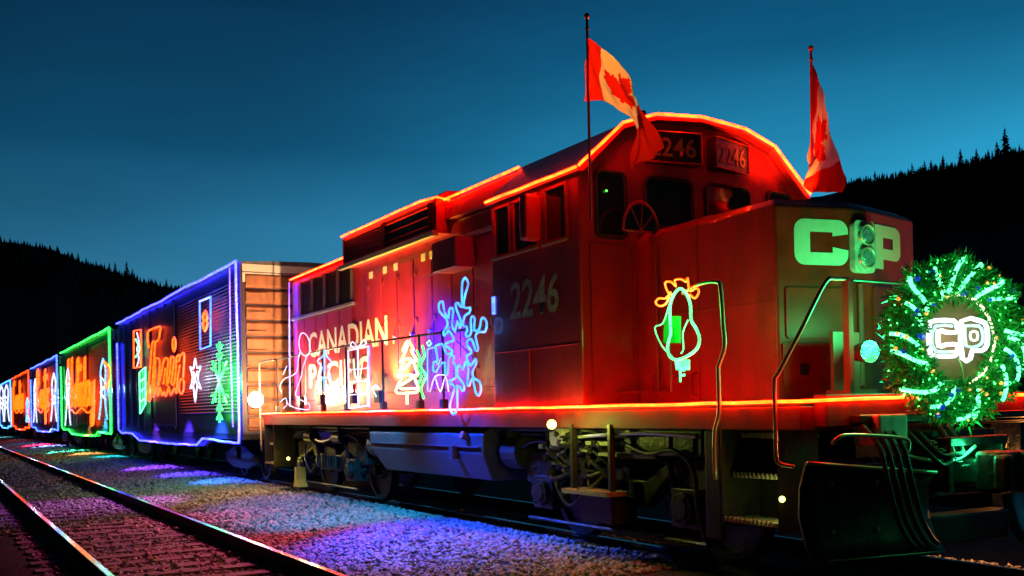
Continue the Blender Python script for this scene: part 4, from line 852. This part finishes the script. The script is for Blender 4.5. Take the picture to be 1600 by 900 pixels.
# ------------------------------------------------------------------ boxcars
LEN=15.7
def boxcar(x1):
    x0=x1-LEN; y0,y1=NY,FY
    e=empty('boxcar',((x0+x1)/2,YC,0),'','')
    Q=lambda b,n,m,**k:b.build(n,m,e,**k)
    b=MB(); b.box(x0,x1,y0+.03,y1-.03,1.05,4.62); Q(b,'body',CARSIDE)
    rp=[(y0+.03,4.62),(y0,4.66),(6.4,4.70),(YC,4.72),(7.9,4.70),(y1,4.66),(y1-.03,4.62)]
    b=MB(); b.prism([(y,z+.003) for y,z in rp],lambda y,z:(x0-.02,y,z),lambda y,z:(x1+.02,y,z))
    for x in np.arange(x0+.6,x1,1.2): b.prism([(y,z+.03) for y,z in rp[1:6]]+[(y,z+.004) for y,z in rp[5:0:-1]],lambda y,z:(x-.03,y,z),lambda y,z:(x+.03,y,z))
    Q(b,'roof',CARROOF)
    # side sheet with fine horizontal corrugation near the front third and posts
    b=MB()
    for z in np.arange(1.5,4.35,.075): b.prism([(0,z),(0,z+.045),(-.018,z+.022)],lambda y,zz:(x1-6.2,y0+.03+y,zz),lambda y,zz:(x1-.25,y0+.03+y,zz))
    Q(b,'side_sheathing',CARSIDE)
    b=MB()
    for x in np.arange(x0+.1,x1-6.4,1.1): b.box(x,x+.07,y0-.008,y0+.027,1.12,4.58)
    Q(b,'side_posts',CARSIDE,bevel=.008)
    b=MB(); b.box(x0+6.2,x0+9.2,y0-.03,y0+.01,1.2,4.45); d=Q(b,'sliding_door',CARSIDE,bevel=.012)
    b=MB(); b.tube([(x0+6.3,y0-.06,1.4),(x0+6.3,y0-.06,2.4)],.015,6); b.build('door_lock_rod',GREASE,d)
    b=MB(); b.box(x0,x1,y0,y1,.93,1.05); b.prism([(x0+2.6,.93),(x1-2.6,.93),(x1-3.6,.72),(x0+3.6,.72)],lambda x,z:(x,y0+.02,z-.002),lambda x,z:(x,y0+.1,z-.002)); Q(b,'underframe',BLACK)
    for xa,xb in ((x0,x0+.05),(x1-.12,x1)): b=MB(); b.box(xa,xb,y0-.002,y0+.028,1.051,4.6); Q(b,'corner_post',CARSIDE)
    # corrugated ends
    for xe,s in ((x1,1),(x0,-1)):
        b=MB(); zz=1.1
        while zz<4.15:
            pr=[(zz,0),(zz+.05,.055),(zz+.26,.07),(zz+.31,0)]; b.prism([(z,d_) for z,d_ in pr],lambda z,d_:(xe+s*(.003+d_),y0+.10,z),lambda z,d_:(xe+s*(.003+d_),y1-.10,z)); zz+=.335
        Q(b,'corrugated_end',CAREND,bevel=.015)
        b=MB(); b.box(min(xe,xe+s*.03),max(xe,xe+s*.03),y0+.04,y1-.04,4.46,4.615); b.box(min(xe,xe+s*.03),max(xe,xe+s*.03),y0+.04,y1-.04,4.24,4.44); w=Q(b,'height_warning_panel',WHITE)
        if s>0: text_part('lettering','Excess Height Car',BLACK,w,(xe+.033,y0+.2,4.29),(0,1,0),(0,0,1),1.5,.10,.002)
        b=MB(); 
        for z in np.arange(1.2,4.2,.4): b.tube([(xe+s*.12,y0+.12,z),(xe+s*.12,y0+.5,z)],.012,6)
        Q(b,'end_ladder',CAREND)
        b=MB(); b.box(min(xe,xe+s*.75),max(xe,xe+s*.75),YC-.12,YC+.12,.8,1.0); Q(b,'coupler',GREASE)
    for xt in (x0+2.0,x1-2.0):
        b=MB()
        for ya in (6.05,8.13): b.prism([(-1.2,.40),(-1.2,.56),(-.4,.75),(.4,.75),(1.2,.56),(1.2,.40),(.5,.25),(-.5,.25)],lambda x,z:(xt+x,ya,z),lambda x,z:(xt+x,ya+.13,z))
        b.box(xt-.2,xt+.2,6.05,8.26,.45,.85); t=Q(b,'truck',GREASE,bevel=.015)
        for dx in (-.88,.88):
            for y,s in ((6.55,1),(7.95,-1)): wheel(t,xt+dx,y,s,.42)
    return e
kids=None
car0=boxcar(-20.8); cars=[car0]
kids={}
for o in bpy.data.objects:
    if o.parent: kids.setdefault(o.parent.name,[]).append(o)
CX=[-20.8,-38.0,-55.3,-72.6,-89.9]
labs=['tall dark boxcar directly behind the locomotive, edged in blue lights and lettered Train','boxcar edged in green lights with the word Holiday, second behind the locomotive','boxcar edged in blue lights with the word Pacific, third behind the locomotive','boxcar edged in orange lights with the word Canadian, fourth behind the locomotive','last visible boxcar of the train at the left edge, edged in pale blue lights']
GC='boxcars of the holiday train'
tag(car0,labs[0],'boxcar',GC)
for i in range(1,5):
    c=copy_tree_fast(car0,kids); c.location.x=CX[i]-LEN/2; tag(c,labs[i],'boxcar',GC); cars.append(c)
# outlines
oc=[(E_BLUE,'blue rope light outlining the side of the boxcar lettered Train'),(E_GREEN,'green rope light outlining the side of the boxcar lettered Holiday'),(E_BLUE2,'blue rope light outlining the side of the boxcar lettered Pacific'),(E_ORNG2,'orange rope light outlining the side of the boxcar lettered Canadian'),(emat('sky_blue_led',(.04,.2,1),6),'pale blue rope light outlining the last boxcar at the left edge')]
YL=5.55
for i,(m,lab) in enumerate(oc):
    x1=CX[i]-.05; x0=x1-LEN+.15; pts=[]
    n=22
    for k in range(n+1): t=k/n; pts.append((x0+(x1-x0)*t,YL,4.68-.02*math.sin(t*math.pi*3)**2+random.uniform(-.01,.01)))
    for z in (4,3,2,1.2): pts.append((x1+random.uniform(-.02,.02),YL,z))
    pts+=[(x1-.05,YL,.86),(x1-2.6,YL,.90),(x1-3.3,YL,.90),(x1-3.9,YL,.74),(x1-7.9,YL,.72),(x0+3.9,YL,.74),(x0+2.7,YL,.93),(x0+.6,YL,.93),(x0,YL,1.02)]
    pts+=[(x0+.03,YL,z) for z in (2,3,4,4.66)]
    P_=[]
    for a,c in zip(pts[:-1],pts[1:]):
        a,c=Vector(a),Vector(c); q=max(1,int((c-a).length/.4))
        for j in range(q): P_.append(a.lerp(c,j/q)+Vector((random.uniform(-.006,.006),0,random.uniform(-.012,.012))))
    b=MB(); b.tube(P_,.026+.006*i,6); tag(b.build('rope_light',m,smooth=True),lab,'rope light','rope lights outlining the boxcars')
# second blue vertical run on the first car, as in the photo
rope('second blue rope light hanging straight down the front corner of the first boxcar',[(-21.35,YL,4.6),(-21.4,YL,3),(-21.35,YL,1.2)],.016,E_VIOL,'rope lights outlining the boxcars')
# script words
SC={'T':(2.3,[[(-.1,2.35),(-.25,3.1),(.9,3.35),(1.9,3.6),(1.5,2.8),(.4,2.45),(-.1,2.35)],[(.9,2.75),(.75,1.5),(.6,.1)]]),
'r':(1.0,[[(0,.9),(.25,1.35),(.45,1.2),(.35,.5),(.4,.05),(.5,.9),(.8,1.4),(1.0,1.3)]]),
'a':(1.2,[[(1.0,1.15),(.6,1.4),(.15,1.0),(.1,.35),(.45,.0),(.85,.4),(1.0,1.3),(.95,.4),(1.2,.05)]]),
'i':(.6,[[(.1,.7),(.3,1.4),(.2,.4),(.5,.05)],[(.4,2.1),(.55,2.4),(.4,2.45),(.4,2.1)]]),
'n':(1.3,[[(.1,1.2),(.2,1.3),(.2,.05),(.25,.8),(.6,1.4),(.85,1.1),(.8,.3),(1.1,.05)]]),
'H':(2.1,[[(.1,0),(.25,1.5),(.4,3.1)],[(1.3,0),(1.45,1.5),(1.6,3.1)],[(.2,1.5),(.8,1.7),(1.5,1.5)]]),
'o':(1.1,[[(.5,1.4),(.1,1.0),(.1,.4),(.5,0),(.9,.4),(.9,1.0),(.5,1.4),(1.1,1.1)]]),
'l':(.6,[[(.0,.4),(.4,2.3),(.35,2.9),(.15,2.5),(.15,.4),(.5,.05)]]),
'd':(1.2,[[(.9,1.15),(.5,1.4),(.1,1.0),(.1,.35),(.45,.0),(.85,.4),(1.05,2.8),(.95,.4),(1.2,.05)]]),
'y':(1.2,[[(.1,1.3),(.15,.4),(.5,.05),(.85,.5),(1.0,1.35),(.85,-.6),(.5,-1.1),(.25,-.6),(1.1,.2)]]),
'P':(1.8,[[(.2,0),(.35,1.5),(.5,3.0),(1.2,3.1),(1.55,2.4),(1.1,1.7),(.35,1.6)]]),
'c':(1.0,[[(.85,1.1),(.5,1.4),(.1,1.0),(.1,.35),(.45,.0),(.95,.25)]]),
'f':(.8,[[(.1,.4),(.5,2.4),(.45,2.9),(.2,2.4),(.2,-.9),(.4,-1.1),(.45,-.3),(.7,.2)]]),
'C':(1.9,[[(1.5,2.5),(1.2,3.0),(.5,2.9),(.1,1.8),(.2,.5),(.8,0),(1.5,.5)]])}
def word(txt,x0,x1,z0,zs,label,r,under=True,pw=60,tr=None):
    tot=sum(SC[ch][0] for ch in txt); sx=(x1-x0)/tot; e=empty('word_light',((x0+x1)/2,5.5,z0),label,'light sign','glowing script words on the boxcars'); cx=0
    for ch in txt:
        w,ss=SC[ch]; b=MB()
        for st in ss:
            for off in (-.09,.09):
                pts=[Vector((x0+(cx+x+off+.06*z)*sx,5.5+(.02 if off>0 else 0),z0+(z+off*.4)*zs)) for x,z in st]
                b.tube(smoothline(pts,4),r,6)
        b.build('letter_'+ch.lower(),E_ORNG,e,smooth=True); cx+=w
    lamp('word_glow',((x0+x1)/2,5.1,z0+1),(1,.12,.02),pw,e,.5)
    if under:
        b=MB(); b.tube(smoothline([(x0+(x1-x0)*t,5.5,z0-.18+.10*math.sin(t*14)) for t in np.linspace(.1,.95,14)],2),r,6); b.build('underline',E_ORNG,e,smooth=True)
TR=dict(t=[[(72,295),(62,240),(60,180),(72,135),(180,95),(178,150),(168,215),(140,242),(112,240),(98,300),(85,500),(62,785),(90,790),(112,560),(132,250)]],
r=[[(112,780),(130,580),(135,425),(150,400),(175,422),(175,520),(160,665)],[(132,500),(126,600),(122,780)]],
a=[[(163,670),(190,560),(215,430),(240,400),(260,430),(250,540),(245,665)],[(232,500),(222,580),(212,650)],[(122,780),(140,690),(160,765),(180,690),(200,760),(220,730),(235,770),(265,680)]],
i=[[(250,665),(275,560),(285,402),(300,390),(318,412),(300,560),(290,640),(305,660),(320,640),(333,520),(340,400)],[(318,198),(330,230),(330,290),(316,335),(305,300),(304,230),(318,198)]],
n=[[(340,395),(358,370),(372,392),(360,435)],[(380,375),(400,350),(416,372),(410,500),(405,590)],[(385,602),(410,622),(410,700),(390,745),(366,720),(365,650),(382,602)],[(265,680),(285,755),(320,690),(338,740),(350,600),(372,470)]])
tr=empty('word_light',(-28.6,5.5,1.8),'orange neon script word Train on the first boxcar','light sign','glowing script words on the boxcars')
for ch,ss in TR.items():
    b=MB()
    for st in ss: b.tube(smoothline([PY(225+x/6.21,495+y/6.21,5.5) for x,y in st],3),.026,6)
    b.build('letter_'+ch,E_ORNG,tr,smooth=True)
lamp('word_glow',(-28.6,5.1,2.7),(1,.06,.01),16,tr,.4)
word('Holiday',-50.7,-41.7,1.95,.72,'orange neon script word Holiday on the green edged boxcar',.030,pw=15)
word('Pacific',-66.5,-58.9,2.1,.72,'orange neon script word Pacific on the third boxcar',.034,pw=20)
word('Canadian',-86.0,-76.5,2.2,.72,'orange neon script word Canadian on the orange edged boxcar',.040,pw=28)
# decorations on the first boxcar
GD='light decorations on the boxcars'
deco('window_light','tall white rectangle of lights framing an orange star, high on the first boxcar',5.5,[([(316,470),(333,463),(333,540),(317,546)],E_BLUE2,True,.022),([(316,471),(333,464)],E_WHITE,False,.02)
 ,([(325,486),(328,497),(326,500),(328,506),(324,517),(321,506),(323,501),(321,496)],E_ORNG,True,.03,'star')],None,group=GD,)
deco('ornament_light','orange and white upright ornament left of the word Train',5.5,[([(213,517),(224,515),(224,573),(213,575)],E_ORNG,True,.024),([(218,520),(221,535),(218,545),(221,560),(218,572)],E_WHITE,False,.025),([(216,530),(222,545),(216,558)],E_MINT,False,.025)],None,group=GD)
deco('gift_light','green and white gift box of lights low down left of the word Train',5.5,[([(222,582),(231,574),(231,632),(223,646)],E_MINT,True,.024),([(223,596),(231,590)],E_WHITE,False,.02),([(223,612),(231,606)],E_MINT,False,.02),([(223,628),(231,622)],E_WHITE,False,.02),([(227,580),(227,640)],E_GREEN,False,.02)],None,group=GD,lampcol=(.1,1,.4),power=12)
deco('star_light','white six pointed star figure between the word Train and the green snowflake',5.5,[([(309,560),(312,575),(318,572),(313,590),(318,608),(312,604),(309,628),(306,604),(301,608),(305,590),(301,573),(306,576)],E_WHITE,True,.02),([(306,580),(312,602)],E_WHITE,False,.02),([(312,580),(306,602)],E_WHITE,False,.02)],None,group=GD,lampcol=(.7,.75,1),power=18)
gs=[([(347,534),(347,660)],E_GREEN,False,.024)]
for dx,dy in ((1,.9),(1,-.9),(-1,.9),(-1,-.9)):
    gs.append(([(347,597),(347+11*dx,597+36*dy)],E_GREEN,False,.024)); gs.append(([(347+6*dx,597+34*dy),(347+8*dx,597+22*dy),(347+13*dx,597+24*dy)],E_GREEN,False,.02))
for s in (-1,1): gs.append(([(343,597+s*44),(347,597+s*34),(351,597+s*44)],E_GREEN,False,.02)); gs.append(([(343,597+s*58),(347,597+s*50),(351,597+s*58)],E_GREEN,False,.02))
deco('snowflake_light','bright green slender snowflake at the front end of the first boxcar',5.5,gs,None,group=GD,lampcol=(.05,1,.12),power=80,ly=.2)
# figures on farther cars
def fig(label,x,y0,y1,m1,m2,r,w=3,name='figure_light',lc=None,pw=0):
    h=y1-y0; deco(name,label,5.5,[([(x,y0),(x+w,y0+.2*h),(x+w*.6,y0+.5*h),(x+w,y0+.8*h),(x+w*1.6,y1)],m1,False,r),([(x,y0),(x-w,y0+.22*h),(x-w*.6,y0+.5*h),(x-w,y0+.8*h),(x-w*1.6,y1)],m1,False,r),([(x-w,y0+.3*h),(x+w,y0+.42*h),(x-w,y0+.55*h),(x+w,y0+.68*h)],m2,False,r)],None,group=GD,lampcol=lc,power=pw)
fig('white and ice blue figure at the rear end of the green edged boxcar',110,575,664,E_WHITE,E_ICE,.032,2.6,lc=(.3,.7,1),pw=60)
fig('tall white blue and orange figure at the front end of the green edged boxcar',165,560,655,E_ICE,E_WHITE,.032,4,lc=(.3,.7,1),pw=70)
deco('figure_light','orange curl of lights beside the tall figure on the green edged boxcar',5.5,[([(167,566),(174,575),(174,592),(171,606),(168,600)],E_ORNG,False,.05)],None,group=GD)
fig('slim white figure at the rear end of the boxcar lettered Pacific',59,592,660,E_WHITE,E_ICE,.04,1.6,lc=(.4,.8,1),pw=80)
fig('white figure with blue and orange trim at the front end of the boxcar lettered Pacific',88,583,658,E_WHITE,E_BLUE2,.04,3,lc=(.4,.6,1),pw=80)
fig('thin blue figure at the front end of the boxcar lettered Canadian',47,622,659,E_ICE,E_BLUE2,.07,1)
fig('first white figure of the pair glowing on the last boxcar',6,603,658,E_WHITE,E_WHITE,.06,3,lc=(.8,.9,1),pw=120)
fig('second white figure of the pair glowing on the last boxcar',14,601,658,E_WHITE,E_WHITE,.06,3)

for px,py,col,pw,cone in ((430,785,(.25,.3,1),150,92),(385,752,(.03,.14,1),1500,66),(320,742,(.08,.04,1),1800,66),(255,732,(.22,.05,1),1600,66),(205,714,(.03,.65,.9),1600,62)):
    pool(bpy.data.objects['window_light'] if px>300 else bpy.data.objects['gift_light'],px,py,None,col,pw,cone)
for px,py,col,pw,nm in ((150,710,(1,.35,.1),1600,'figure_light'),(110,706,(.05,.8,.5),2400,'figure_light.001'),(85,698,(.3,.4,1),2600,'figure_light.003'),(62,696,(1,.03,.10),4500,'figure_light.004'),(25,688,(.03,.5,1),4500,'figure_light.005'),(5,683,(.1,.9,.8),4500,'figure_light.006')):
    pool(bpy.data.objects[nm],px,py,None,col,pw,62)

k=bpy.data.objects['skater_light']
lamp('rail_wash',(-18.4,5.2,2.6),(1,.10,.30),1300,k,.06,spot=62,aim=(-14.0,2.5,-.2),blend=.8)  # unseen spots added to tint the rails and sleepers
lamp('rail_wash',(-21.0,5.2,2.9),(.75,.12,1),1300,k,.06,spot=60,aim=(-20.0,2.3,-.2),blend=.8)
lamp('rail_wash',(-13.6,5.2,2.4),(1,.05,.12),420,bpy.data.objects['tree_light'],.06,spot=70,aim=(-11.4,3.4,-.2),blend=.8)
